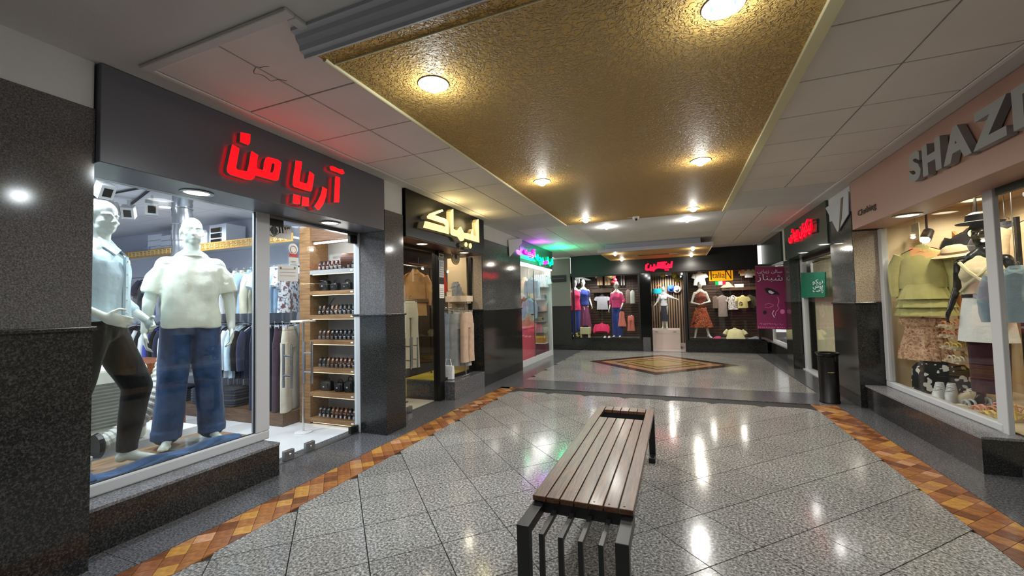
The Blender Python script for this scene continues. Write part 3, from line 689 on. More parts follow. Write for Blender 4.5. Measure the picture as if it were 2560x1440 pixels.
# ---------------------------------------------------------------- shop with the red sign: front
fas_m = mat('charcoal_sign_panel', (98,98,106), .34, spec=.45)
sg = thing('shop_sign', 'charcoal fascia board with glowing red Persian letters, left wall', 'sign', (-3.4,2.67,2.43))
MB().box((-3.62,1.362,2.43),(-3.226,3.985,3.046)).build('fascia_board', fas_m, sg, bevel=.004)
red_e = mat('red_letter_face', (255,10,14), .4, emit=(255,0,8), es=3.4); let_s = mat('letter_side', (150,150,146), .5)
def traced(loops, x0, y0, s, X, depth, name, mats, parent):
    lp = [[OX(x0+a*s, y0+b*s, X) for a, b in l] for l in loops]
    return MB().prism(lp, (depth,0,0), 0, 1).build(name, mats, parent, fix=True)
A6 = 1/6
for nm_, lp in (('letter', [[(245,365),(350,430),(335,520),(300,715),(318,745),(465,772),(488,700),(525,480),(540,470),(635,530),(625,560),(605,710),(625,735),(710,750),(722,640),(745,572),(780,555),(930,595),(980,640),(965,740),(938,890),(912,910),(860,905),(590,830),(562,880),(525,900),(460,895),(215,820),(170,780),(162,735),(200,560),(225,440)],[(838,650),(880,650),(872,735),(850,790),(812,790),(828,700)]]),
    ('letter_dot', [[(370,185),(515,215),(508,345),(480,375),(360,325)]]),
    ('letter', [[(1195,610),(1290,625),(1282,700),(1252,905),(1262,930),(1360,955),(1376,920),(1402,770),(1472,820),(1463,900),(1437,1055),(1420,1070),(1360,1060),(1168,1000),(1150,960),(1160,850),(1186,700)]]),
    ('letter_dot', [[(1160,1110),(1270,1140),(1260,1265),(1150,1245)]]), ('letter_dot', [[(1295,1150),(1395,1170),(1390,1295),(1285,1285)]]),
    ('letter', [[(1595,1000),(1665,1040),(1650,1150),(1612,1258),(1550,1345),(1525,1350),(1475,1290),(1530,1210),(1572,1120),(1590,1050)]]),
    ('letter', [[(1790,845),(1860,865),(1845,1235),(1770,1235)]]),
    ('letter_stroke', [[(1705,700),(1740,690),(1790,710),(1850,740),(1905,745),(1925,800),(1890,815),(1830,790),(1780,770),(1720,750)]])):
    traced(lp, 540, 300, A6, -3.160, -.045, nm_, [red_e, let_s], sg)
for (x, y), l, b in (((-3.43,2.03),'window',0), ((-3.43,3.35),'door',0)):
    downlight((x, y, 2.43), .085, L_SOFFIT, (1,.98,.95), glow_w, False, 'round recessed downlight in the charcoal fascia underside above the '+l, 'fascia downlights of the menswear shop', ring=steel)
# display window
win = setting('window_1')
XG = -3.66
MB().box((XG-.03,1.386,.292),(XG+.035,2.80,.375)).build('bottom_rail', pvc, win, bevel=.012)
MB().box((XG-.03,2.665,.375),(XG+.035,2.80,2.47)).build('jamb', pvc, win, bevel=.006)
MB().box((XG-.03,1.386,2.43),(XG+.035,2.665,2.50)).build('top_rail', pvc, win)
MB().box((XG-.004,1.386,.375),(XG+.004,2.665,2.43)).build('pane', GL, win)
MB().tube([(XG+.012,1.39,.380),(XG+.012,2.660,.380),(XG+.012,2.660,2.43)], .006, 6).build('gasket', black_m, win)
sl = setting('trim_5')
MB().box((-4.5,1.386,0),(-3.43,2.745,.268)).build('plinth_cladding', g_dark, sl)
MB().box((-3.70,1.386,.268),(-3.425,2.75,.292)).build('sill_slab', g_sill, sl, bevel=.003)
# glass doors
dr = setting('door_1')
for y0, y1 in ((2.815,3.155),(3.165,3.985)): MB().box((XG-.006,y0,.012),(XG+.006,y1,2.40)).build('glass_leaf', GL, dr)
MB().box((XG-.03,2.80,2.40),(XG+.03,3.99,2.50)).build('head_rail', steel, dr)
MB().box((XG-.04,3.985,0),(XG+.05,4.03,2.43)).build('jamb', pvc, dr, bevel=.006)
MB().box((XG-.03,2.80,0),(XG+.03,4.0,.010)).build('threshold', steel, dr)
for y0, y1, z0, z1 in ((2.80,2.96,2.33,2.41),(3.87,3.985,2.30,2.41),(3.86,3.985,.0,.09)): MB().box((XG-.02,y0,z0),(XG+.02,y1,z1)).build('pivot_fitting', mat('dark_steel', (60,58,56), .4, .7), dr)
for yc in (3.03, 3.285):
    MB().box((XG-.022,yc-.055,.012),(XG+.022,yc+.055,.105)).build('lock_plate', steel, dr, bevel=.004)
    MB().ell((XG+.026,yc,.06), (.010,.018,.018)).build('lock_cylinder', chrome, dr, smooth=True)
for yc in (3.02, 3.27):
    for sx in (-1, 1):
        MB().tube([(XG+sx*.055,yc,.72),(XG+sx*.055,yc,1.16)], .013, 12).build('handle_bar', chrome, dr, smooth=True)
        for z in (.84, 1.04): MB().tube([(XG,yc,z),(XG+sx*.055,yc,z)], .011, 10).build('handle_stem', chrome, dr, smooth=True)
paper = mat('white_paper', (226,224,218), .8); ink = mat('black_ink', (20,18,20), .7)
pl = thing('number_plaque', 'white plaque reading 113 in Persian digits on the glass door', 'plaque', (XG+.012,2.93,2.2))
q0, q1, q2, q3 = OX(667,553,XG+.009), OX(728,566,XG+.009), OX(728,600,XG+.009), OX(667,590,XG+.009)
MB().prism([q0,q1,q2,q3], (.004,0,0)).build('plate', paper, pl)
write('۱۱۳', 'digits', ink, pl, OX(696,583,XG+.014), OX(724,584,XG+.014), (0,0,.075), .02, .002, fa=False)
for k, hgt in enumerate((.03,.06,.085,.11,.085,.06,.03)):
    c = OX(676+k*3, 574+k*.6, XG+.0145); MB().box((c.x-.001,c.y-.004,c.z-hgt/2),(c.x+.001,c.y+.004,c.z+hgt/2)).build('logo_bar', ink, pl)
hx = [OX(683+17*math.cos(a), 573+19*math.sin(a), XG+.0135) for a in [PI/6+k*PI/3 for k in range(6)]]
MB().tube(hx, .0028, 4, closed=True).build('logo_outline', ink, pl)
st = thing('round_sticker', 'round white and red sticker on the glass door below the plaque', 'sticker', OX(733,622,XG+.010))
c = OX(733,624,XG+.009); MB().lathe([(.055,0),(.055,.002)], (0,0,0), 24).build('disc', paper, None)
o = bpy.data.objects['disc']; o.parent = st; o.rotation_euler = (0, PI/2, 0)
MB().box((c.x-.001,c.y-.05,c.z-.075),(c.x+.004,c.y+.05,c.z-.045)).build('red_ribbon', mat('ribbon_red', (196,70,54), .6), st)
MB().tube([(c.x+.004,c.y+.036*math.cos(a),c.z+.036*math.sin(a)) for a in [k*PI/8 for k in range(16)]], .003, 4, closed=True).build('printed_ring', mat('print_rose', (190,110,100), .7), st)
for (a, b, cc, d), l in (((722,643,746,661),'small white paper notice on the glass door under the sticker'), ((694,662,745,704),'larger pale paper notice with two stamps on the glass door')):
    n_ = thing('paper_notice', l, 'notice', OX((a+cc)/2,(b+d)/2,XG+.008))
    MB().prism([OX(a,b,XG+.008),OX(cc,b+2,XG+.008),OX(cc,d,XG+.008),OX(a,d-2,XG+.008)], (.002,0,0)).build('sheet', paper, n_)
    for k in range(3):
        e0, e1 = OX(a+6,b+10+k*(d-b)/5,XG+.0115), OX(cc-6,b+11+k*(d-b)/5,XG+.0115); MB().tube([e0,e1], .0012, 4).build('printed_line', mat('grey_print', (120,116,112), .8), n_)
    if d-b > 30:
        for xx in (a+8, cc-8): MB().ell(OX(xx,b+8,XG+.011), (.001,.012,.012), 10, 6).build('stamp', mat('grey_print', (120,116,112), .8), n_)
xt = thing('tape_cross', 'black tape cross stuck on the right glass door leaf', 'tape', OX(822,765,XG+.008))
for a, b in (((806,745),(838,786)), ((836,744),(805,787))):
    p, q = OX(*a, XG+.008), OX(*b, XG+.008); d = (q-p).normalized(); n_ = d.cross(V((1,0,0)))*.007
    MB().prism([p+n_, q+n_, q-n_, p-n_], (.001,0,0)).build('strip', ink, xt)

# ---------------------------------------------------------------- shop with the red sign: interior
wall_p = mat('shop_wall_blue_white', (206,212,226), .6); shopfl = mat('white_shop_floor', (214,214,216), .18)
MB().box((-11,-.5,-.012),(-3.80,4.42,.002)).build('floor', shopfl)['kind'] = 'structure'
MB().box((-11,4.42,0),(-3.70,4.46,2.96)).build('wall_side', wall_p)['kind'] = 'structure'
MB().box((-11.05,-.5,0),(-11,4.46,2.96)).build('wall_rear', wall_p)['kind'] = 'structure'
MB().box((-11,-.54,0),(-3.70,-.5,2.96)).build('wall_side', wall_p)['kind'] = 'structure'
shc = mat('shop_ceiling', (222,224,230), .7)
shell = MB().box((-11,-.5,2.96),(-3.64,4.42,3.0)).build('ceiling', tee_bar); shell['kind'] = 'structure'
for i in range(12):
    for k in range(8):
        x0 = -3.66-(i+1)*.612; y0 = -.5+k*.615
        if x0 > -11: MB().box((x0+.004,y0+.004,2.945),(x0+.608,y0+.611,2.96)).build('shop_ceiling_tile', shc, shell)
MB().box((-3.64,1.386,2.46),(-3.60,4.0,2.96)).build('header_back', wall_p, win)
plat = thing('display_platform', 'low brown board platform inside the menswear window', 'platform', (-4.1,1.9,0))
MB().box((-4.50,.6,.268),(-3.70,2.80,.296)).build('board', wood('platform_wood', (120,92,66), (168,136,102), .45, 1, 3), plat)
MB().box((-4.50,.6,0),(-4.47,2.80,.268)).build('back_skirt', white, plat); MB().box((-4.49,2.775,0),(-3.70,2.80,.268)).build('end_skirt', white, plat)
for i, (x, y, wtt) in enumerate(((-4.6,3.2,16),(-4.25,3.65,14),(-5.4,2.0,26),(-6.4,3.4,18),(-7.4,1.6,30),(-4.15,1.5,18),(-4.15,2.5,16),(-5.4,.6,22))):
    downlight((x, y, 2.945), .075, wtt*5.5, (.84,.93,1), glow_w, False, ('round flush ceiling lamp inside the menswear shop, over the %s' % ('door','door side','window aisle','hanging rail','rear floor','left mannequin','centre mannequin','near corner')[i]), 'ceiling lamps of the menswear shop', ring=white)
# track lights
tr = thing('light_track', 'black ceiling light track inside the menswear window', 'track', (-5.4,2.9,2.93))
MB().tube([(-6.6,3.1,2.925),(-4.7,2.55,2.925)], .016, 6).build('rail', black_m, tr); MB().tube([(-6.6,2.7,2.925),(-4.75,2.75,2.925)], .012, 6).build('rail', black_m, tr)
def spot_head(loc, rz, label):
    t = thing('track_spot', label, 'spotlight', (0,0,0), 'square track spots in the menswear window')
    MB().box((-.014,-.014,-.09),(.014,.014,0)).build('stem', white, t)
    R = Matrix.Rotation(.55, 3, 'X'); MB().obox((0,0,-.15), (.062,.062,.075), R).build('housing', white, t, bevel=.004)
    MB().obox(V((0,0,-.15))+R @ V((0,0,-.077)), (.052,.052,.004), R).build('front_glass', mat('spot_dark_glass', (60,60,66), .1), t)
    MB().obox(V((0,0,-.15))+R @ V((0,-.064,0)), (.036,.002,.045), R).build('cooling_panel', black_m, t)
    return put(t, loc, rz)
for (px, py), rz, l in (((278,505),.6,'leftmost'),((322,512),.9,'second from left'),((380,500),1.1,'third, before the duct'),((262,452),1.6,'by the pillar edge')):
    spot_head(OZ(px, py-12, 2.92), rz, 'white square track spot, '+l)
# ducts and cooler
foil = mat('foil_duct', (170,172,176), .28, .85); n = 64
dct = thing('foil_duct', 'silver flexible foil duct rising behind the T-shirt mannequin', 'duct', (-5.33,3.0,.5))
MB().tube([(-5.33+.01*math.sin(i*.7),3.0,2.94-i*.034) for i in range(n)], [.095+.007*(i % 2) for i in range(n)], 16).build('corrugated_tube', foil, dct, smooth=True)
for k in range(5): MB().lathe([(.104,0),(.107,.004),(.104,.008)], (-5.33,3.0,2.9-k*.19), 16, cap=False).build('rib_wire', chrome, dct)
ac_m = mat('cream_plastic', (222,222,206), .4)
ac = thing('portable_air_cooler', 'cream portable air cooler with louvres behind the left mannequin', 'air cooler', (-5.2,2.2,.29))
MB().box((-5.50,1.72,.29),(-4.86,2.46,1.02)).build('case', ac_m, ac, bevel=.05, seg=4)
for k in range(13): MB().box((-4.868,1.80,.47+k*.032),(-4.852,2.40,.486+k*.032)).build('louvre', mat('louvre_grey', (110,110,104), .5), ac)
MB().box((-5.42,1.80,1.015),(-4.94,2.38,1.03)).build('top_panel', white, ac, bevel=.01)
MB().box((-5.6,1.6,0),(-4.8,2.9,.288)).build('stand_block', white, ac)
hose = thing('exhaust_hose', 'grey corrugated exhaust hose curving up behind the mannequin legs', 'hose', (-4.74,2.3,.3))
P_ = [V((-4.72,2.02,.36)), V((-4.72,2.28,.40)), V((-4.76,2.47,.62)), V((-4.85,2.62,.98)), V((-5.1,2.80,1.3))]
def bez(ps, t):
    ps = list(ps)
    while len(ps) > 1: ps = [a.lerp(b, t) for a, b in zip(ps, ps[1:])]
    return ps[0]
MB().tube([bez(P_, i/90) for i in range(91)], [.082+.009*((i//2) % 2) for i in range(91)], 16).build('corrugated_tube', mat('hose_grey', (186,186,178), .5), hose, smooth=False)
MB().lathe([(.10,-.01),(.11,0),(.10,.03)], (0,0,0), 18).build('collar', black_m, None); o = bpy.data.objects['collar'] if 'collar' in bpy.data.objects else None
o = [x for x in bpy.data.objects if x.name.startswith('collar') and x.parent is None][0]; o.parent = hose; o.location = P_[0]-V((-4.74,2.3,.3)); o.rotation_euler = (PI/2,0,0)
rd = thing('reed_diffuser', 'small glass reed diffuser on the window platform', 'diffuser', (-4.28,1.76,.296))
c = V((-4.28,1.76,.296)); MB().lathe([(.028,0),(.032,.01),(.032,.07),(.026,.075)], c, 16).build('jar', mat('pale_glass', (200,206,196), .1), rd, smooth=True)
MB().lathe([(.037,.075),(.037,.10),(.03,.104)], c, 16).build('cap', white, rd, smooth=True)
for k in range(4): MB().tube([c+V((0,0,.1)), c+V((.02*math.cos(k*1.7),.025*math.sin(k*1.7),.28))], .0025, 5).build('reed', black_m, rd)

# wall shelf with gold key pattern, boxes on it
sh = thing('garment_shelf', 'long wall shelf with gold Greek key border above the clothes rail', 'shelf', (-7,4.2,2.46))
gold = mat('gold_paint', (200,150,70), .4, .1); gold_l = mat('gold_key', (236,214,160), .4)
MB().box((-10.5,4.03,2.47),(-4.78,4.42,2.50)).build('board', white, sh)
MB().box((-10.5,4.02,2.43),(-4.78,4.034,2.545)).build('fascia', gold, sh)
for i in range(36):
    x = -4.85-i*.105; a = .042; zc = 2.487; y = 4.016
    pts = [(x-a,y,zc-.040),(x-a,y,zc+.040),(x+a*.9,y,zc+.040),(x+a*.9,y,zc-.022),(x-a*.35,y,zc-.022),(x-a*.35,y,zc+.014),(x+a*.35,y,zc+.014)]
    MB().tube(pts, .0065, 4).build('key_motif', gold_l, sh)
box_m = mat('carton_white', (214,218,228), .6)
for px0, px1, pb, hh, l, st in ((376,410,608,.30,'leftmost white shoe box stack on the wall shelf',3),(409,436,604,.26,'white box stack beside the foil duct on the shelf',3),(500,524,602,.22,'white box right of the bald mannequin head on the shelf',1),(530,572,594,.32,'white box with black items printed on it, on the shelf',1)):
    a = OY(px0,pb,4.1); b = OY(px1,pb,4.1); t = thing('storage_box', l, 'box', (a.x,4.2,2.50))
    for k in range(st): MB().box((a.x,4.06,2.502+k*hh/st),(b.x,4.36,2.50+(k+1)*hh/st-.004)).build('carton', box_m, t, bevel=.004)
    if 'black' in l:
        for k in range(3): MB().box((a.x+.05,4.045,2.53+k*.085),(b.x-.10,4.06,2.595+k*.085)).build('printed_item', black_m, t, bevel=.02)
bg = thing('plastic_bag', 'crumpled pale blue plastic bag at the left end of the shelf', 'bag', (-8.1,4.2,2.5))
fuse(MB().ell((-8.15,4.2,2.57),(.3,.14,.09)).ell((-7.9,4.2,2.55),(.2,.12,.07)), 'bag_body', mat('bag_blue', (150,170,206), .35), bg, .03, 2, .03, 7)
# rails
for z, l in ((2.10,'upper chrome clothes rail along the party wall'), (1.325,'lower chrome clothes rail along the party wall')):
    t = thing('clothes_rail', l, 'rail', (-7,4.05,z)); MB().tube([(-10,4.1,z),(-4.80,4.1,z)], .014, 8).build('tube', chrome, t)
    for x in (-4.82,-6.6,-8.4): MB().box((x-.012,4.1,z-.012),(x+.012,4.42,z+.012)).build('bracket', chrome, t)
col = {n_: cloth('cloth_'+n_, c) for n_, c in dict(cream=(216,208,186), sky=(168,196,222), white=(216,218,222), ice=(190,214,230), navy=(36,42,66), black=(24,25,30), charcoal=(52,54,60), royal=(60,74,160), stone=(176,166,150), rose=(200,150,130), grey=(126,130,138), blue=(96,120,168)).items()}
floral_w = blotch('floral_white', [(120,96,110),(206,216,228),(226,230,236),(160,176,196),(120,84,84)], 14)
ups = ['floral','sky','white','ice','cream','sky','cream','white','grey','navy','blue','grey','rose','blue','charcoal','stone','grey','royal','grey','charcoal','navy','grey']
protos = {}
for i, cn in enumerate(ups):
    mm = floral_w if cn == 'floral' else col[cn]
    nm_ = {'sky':'light blue','ice':'ice blue','royal':'royal blue','stone':'stone beige'}.get(cn, cn)
    x = -4.93-i*.155; lab = 'floral white short sleeve shirt at the near end of the upper rail' if i == 0 else '%s shirt on the upper rail, %s from the door end' % (nm_, ('first','second','third','fourth','fifth','sixth','seventh','eighth','ninth','tenth','eleventh','twelfth','thirteenth','fourteenth','fifteenth','sixteenth','seventeenth','eighteenth','nineteenth','twentieth','twenty first','twenty second')[i])
    t = hang_shirt('shirt', lab, mm, .50, .60, 'short' if i % 3 != 1 else 'long', True, True, .05, seed=i, group='shirts on the upper rail', hcol=white if i < 8 else None)
    put(t, (x, 4.1, 2.135), PI/2+.35)
lows = ['navy','black','ice','white','charcoal','sky','white','black','navy','white','grey','charcoal','black','navy','white','navy','black','royal','white','black','white','navy','black','charcoal']
for i, cn in enumerate(lows):
    nm_ = {'sky':'light blue','ice':'ice blue','royal':'royal blue'}.get(cn, cn)
    x = -5.62-i*.125
    t = hang_shirt('shirt', '%s long sleeve shirt on the lower rail, %s behind the trousers' % (nm_, ('first','second','third','fourth','fifth','sixth','seventh','eighth','ninth','tenth','eleventh','twelfth','thirteenth','fourteenth','fifteenth','sixteenth','seventeenth','eighteenth','nineteenth','twentieth','twenty first','twenty second','twenty third','twenty fourth')[i]), col[cn], .48, .72, 'long', False, True, .045, seed=i+40, group='shirts on the lower rail', hcol=white if i < 4 else None)
    put(t, (x, 4.1, 1.36), PI/2+.35)
den_d = cloth('denim_dark', (34,40,60)); cord = cloth('corduroy_plum', (58,42,52)); beige_t = cloth('beige_twill', (186,176,160))
for i, (mm, l) in enumerate(((beige_t,'beige trousers at the near end of the lower rail'),(cord,'plum brown trousers second on the lower rail'),(den_d,'dark navy jeans third on the lower rail'),(col['charcoal'],'charcoal trousers fourth on the lower rail'),(den_d,'dark navy jeans last before the shirts on the lower rail'))):
    t = hang_trousers('trousers', l, mm, .36, 1.1, .22, 'trousers on the lower rail', seed=i); put(t, (-4.86-i*.145, 4.05, 1.36), PI/2+.45)
pln = thing('stock_plinth', 'low brown wood plinth under the clothes rails', 'plinth', (-7,4.2,0))
MB().box((-10.5,3.85,.0),(-4.75,4.415,.17)).build('case', wood('walnut', (74,52,38), (112,82,60), .4, 0, 4), pln)
for k in range(7):
    folded('folded_jeans', 'folded dark jeans, %s in the stack on the plinth' % ('lowest','second','third','fourth','fifth','sixth','topmost')[k], den_d if k % 2 else col['charcoal'], (-5.95+.01*(k % 3),4.02,.172+k*.036), .40, .30, .036, 'folded jeans on the plinth')
for j, x in enumerate((-6.5,-7.1)):
    for k in range(6): folded('folded_jeans', 'folded blue jeans %s of the %s stack further along the plinth' % (('lowest','second','third','fourth','fifth','topmost')[k], ('middle','far')[j]), den_d if k % 2 else col['navy'], (x,4.02,.172+k*.036), .40, .30, .036, 'folded jeans on the plinth')
tb = thing('side_cabinet', 'chestnut wood cabinet seen between the mannequin legs', 'cabinet', (-6.2,3.1,0))
MB().box((-6.6,2.86,.12),(-5.75,3.3,.92)).build('case', wood('chestnut', (92,48,24), (140,80,44), .4, 2, 4), tb, bevel=.006)
MB().box((-6.55,2.9,0),(-5.8,3.26,.12)).build('base', black_m, tb)
MB().box((-5.75,2.88,.2),(-5.735,3.28,.85)).build('door', wood('chestnut', (92,48,24), (140,80,44), .4, 2, 4), tb)

# belt cabinet
oak = wood('cabinet_oak', (104,74,46), (150,112,74), .42, 0, 4)
cb = thing('belt_cabinet', 'wood shelving cabinet of rolled belts beside the glass door', 'cabinet', (-4.1,4.25,0))
CX0, CX1, CY0, CY1 = -4.53, -3.71, 4.08, 4.41
MB().box((-4.72,CY0,0),(CX0,CY1,2.62)).build('side_post', oak, cb); MB().box((CX0,CY1-.02,0),(CX1,CY1,2.62)).build('back_panel', mat('cabinet_back', (176,174,172), .6), cb)
MB().box((CX0,CY0+.02,2.42),(CX1,CY1,2.62)).build('header', wood('walnut', (74,52,38), (112,82,60), .4, 0, 4), cb)
strip = MB().tube([(CX0+.05,CY0+.03,2.385),(CX1-.04,CY0+.03,2.385)], .014, 8).build('light_tube', glow_w, cb); lamp(cb, 'POINT', (-4.1,4.12,2.30), 5, (1,.96,.9), .15)
sz = [.085,.42,.735,1.10,1.43,1.745,2.02]
for z in sz:
    MB().box((CX0,CY0,z-.055),(CX1,CY1-.02,z)).build('shelf', oak if z < 1.9 else mat('glass_shelf', (150,150,148), .15), cb)
    MB().box((CX0+.04,CY0+.004,z-.062),(CX1-.05,CY0+.02,z-.055)).build('led_strip', mat('led_strip', (255,236,200), .4, emit=(255,226,180), es=1.2), cb)
    MB().box((CX1-.13,CY0-.003,z-.035),(CX1-.09,CY0,z-.018)).build('price_tag', paper, cb)
bmats = [mat('leather_'+n_, c, .35) for n_, c in (('black',(18,17,17)),('espresso',(44,28,22)),('tan',(112,72,44)),('cognac',(84,46,28)),('navy',(30,32,44)),('oxblood',(64,28,28)))]
def belt_proto(mm, i):
    t = thing('rolled_belt', 'x', 'belt', (0,0,0), 'rolled belts in the cabinet')
    pts = []
    for k in range(34):
        a = k*PI/8; r = .028+.00078*k; pts.append((r*math.cos(a), r*math.sin(a)))
    vs = []; fs = []
    for (x, z) in pts:
        l = math.hypot(x, z); nx, nz = x/l*.0022, z/l*.0022
        vs += [(-.018,x-nx,z-nz),(.018,x-nx,z-nz),(.018,x+nx,z+nz),(-.018,x+nx,z+nz)]
    for k in range(33):
        for j in range(4): a, b = k*4+j, k*4+(j+1) % 4; fs.append((a,b,b+4,a+4))
    fs += [(3,2,1,0), tuple(132+j for j in range(4))]
    MB().add(vs, fs).build('strap', mm, t)
    MB().box((-.021,-.061,-.048),(.021,-.054,-.018)).build('buckle', steel, t, bevel=.004); bk_ = t.children[-1] if t.children[-1].name.startswith('buckle') else [c for c in t.children if c.name.startswith('buckle')][0]
    MB().box((-.004,-.064,-.045),(.004,-.059,-.02)).build('buckle_pin', chrome, bk_)
    return t
bp = [belt_proto(mm, i) for i, mm in enumerate(bmats)]; used = set(); ordn = ('first','second','third','fourth','fifth','sixth','seventh','eighth','ninth','tenth')
rows = {0:[1,0,0,2,2,3,2,1,3,0],2:[0,1,2,2,3,2,3,2,1,0],3:[5,5,3,1,0,0,4,4,0,0],4:[1,3,1,2,2,4,0,0,4,0],6:[0,1,5,3,5,3,1,0,4,0]}
rown = {0:'bottom shelf',2:'third shelf up',3:'fourth shelf up',4:'fifth shelf up',6:'top shelf'}
coln = ('black','espresso','tan','cognac','navy','oxblood')
for s_, L_ in rows.items():
    for i, k in enumerate(L_):
        b = bp[k] if k not in used else copy_tree(bp[k]); used.add(k)
        put(b, (CX0+.09+i*.071, CY0+.11, sz[s_]+.0722), 0, '%s leather belt rolled up, %s from the left on the %s' % (coln[k], ordn[i], rown[s_]), 'rolled belts in the cabinet', rot=(0,0,.42), scale=(.66,1.28,1.28))
big = thing('rolled_belt', 'large brown leather belt coil standing near the right of the top shelf', 'belt', (-3.96,4.2,2.02), 'rolled belts in the cabinet')
for k in range(2): MB().lathe([(.095,-.09),(.105,-.09),(.105,.09),(.095,.09),(.095,-.09)], (0,0,0), 22, cap=False).build('strap_roll', bmats[3], None); break
o = [c for c in COL.objects if c.name.startswith('strap_roll')][0]; o.parent = big; o.location = (0,0,.106); o.rotation_euler = (0,PI/2,.5)
def bag(loc, w, d, h, label, mm=None):
    t = thing('leather_bag', label, 'bag', loc, 'small black leather goods in the cabinet'); x, y, z = loc; mm = mm or bmats[0]
    MB().loft([ring(x, z+k*h, w/2*a, d/2*a, 18, y, 4) for k, a in ((0,.92),(.12,1),(.8,.96),(1,.8))]).build('pouch', mm, t, smooth=True)
    MB().box((x-w*.35,y-d/2-.006,z+h*.35),(x+w*.35,y-d/2+.004,z+h*.85)).build('flap', mm, t, bevel=.004)
    MB().tube([(x-w*.3,y,z+h*.95),(x-w*.22,y,z+h*1.3),(x,y,z+h*1.42),(x+w*.22,y,z+h*1.3),(x+w*.3,y,z+h*.95)], .006, 6).build('strap', mm, t)
    MB().box((x-.012,y-d/2-.010,z+h*.40),(x+.012,y-d/2-.004,z+h*.55)).build('clasp', chrome, t)
for (x, w_, h, s_, l) in ((-4.40,.15,.14,5,'black leather pouch at the left of the sixth shelf'),(-4.22,.12,.10,5,'low black pouch left of middle on the sixth shelf'),(-4.02,.17,.10,5,'wide black pouch right of middle on the sixth shelf'),(-3.83,.15,.15,5,'upright black pouch at the right of the sixth shelf'),
    (-4.38,.18,.12,1,'black leather bag at the left of the second shelf'),(-4.15,.14,.11,1,'dark bag left of middle on the second shelf'),(-3.98,.15,.14,1,'taller dark bag right of middle on the second shelf'),(-3.82,.16,.09,1,'flat black bag at the right of the second shelf')):
    bag((x, CY0+.14, sz[s_]+.001), w_, .11, h, l)
tbl = thing('display_stand', 'small white display stand just inside the glass door', 'stand', (-4.45,3.45,0))
a = OX(758,805,-4.3); MB().box((a.x-.10,a.y-.10,1.35),(a.x+.10,a.y+.10,1.372)).build('top', paper, tbl, bevel=.004)
MB().tube([(a.x,a.y,.02),(a.x,a.y,1.35)], .012, 8).build('post', chrome, tbl); MB().lathe([(.10,.003),(.10,.012),(.02,.02)], (a.x,a.y,0), 20).build('base', white, tbl); tbl.location = (a.x,a.y,0)
for c_ in tbl.children: c_.location = (V((-4.45,3.45,0))-V((a.x,a.y,0)))

# mannequins in the window
tee_m = cloth('tee_ivory', (230,232,216), .06); jean_m = cloth('denim_mid', (52,76,112), .40); shirt_m = cloth('shirt_ice', (196,220,232), .05); trouser_m = cloth('trouser_black', (16,16,20), .2)
def tee_man():
    p = dict(STAND); p.update(elR=(-.265,.03,1.17), wrR=(-.285,-.06,.92), elL=(.265,.03,1.17), wrL=(.275,-.05,.92), turn=.12)
    t = mannequin('white bald male mannequin in a cream T-shirt and blue jeans, centre of window', p, skin_w, voxel=.0065)
    mb = MB(); mb.loft([ring(0, z, a, b, 28, cy, 2.6) for z, a, b, cy in ((.93,.200,.150,0),(1.0,.203,.150,0),(1.15,.192,.142,0),(1.30,.196,.145,0),(1.40,.194,.135,0),(1.46,.170,.11,0),(1.50,.115,.09,0),(1.535,.078,.078,0))])
    for s_ in (-1, 1): mb.tube([(s_*.10,0,1.455),(s_*.165,.0,1.425),(s_*.215,.01,1.34),(s_*.246,.02,1.225)], [.06,.074,.078,.080], 18)
    te_ = fuse(mb, 'tee_shirt', tee_m, t, .0085, 8, .012, 7, (1,1,.7))
    MB().tube([(.078*math.cos(a),-.0+.082*math.sin(a),1.532) for a in [k*PI/12 for k in range(24)]], .010, 6, closed=True).build('neck_rib', tee_m, te_)
    mb = MB(); mb.ell((0,.005,.95), (.195,.14,.11))
    for s_ in (-1, 1): mb.cone((s_*.09,0,.93), (s_*.115,-.015,.55), .115, .100, 18); mb.cone((s_*.115,-.015,.56), (s_*.145,.0,.10), .100, .098, 18); mb.lathe([(.10,.055),(.10,.12)], (s_*.147,-.01,0), 18)
    fuse(mb, 'jeans', jean_m, t, .0085, 5, .010, 7, (1,1,.55))
    MB().lathe([(.20,0),(.20,.006),(.19,.008)], (.02,-.02,-.0105), 28).build('base_plate', mat('clear_base', (150,150,140), .1), t)
    return t
t = tee_man(); put(t, (-4.24,2.47,.306), math.radians(62), scale=1.125)
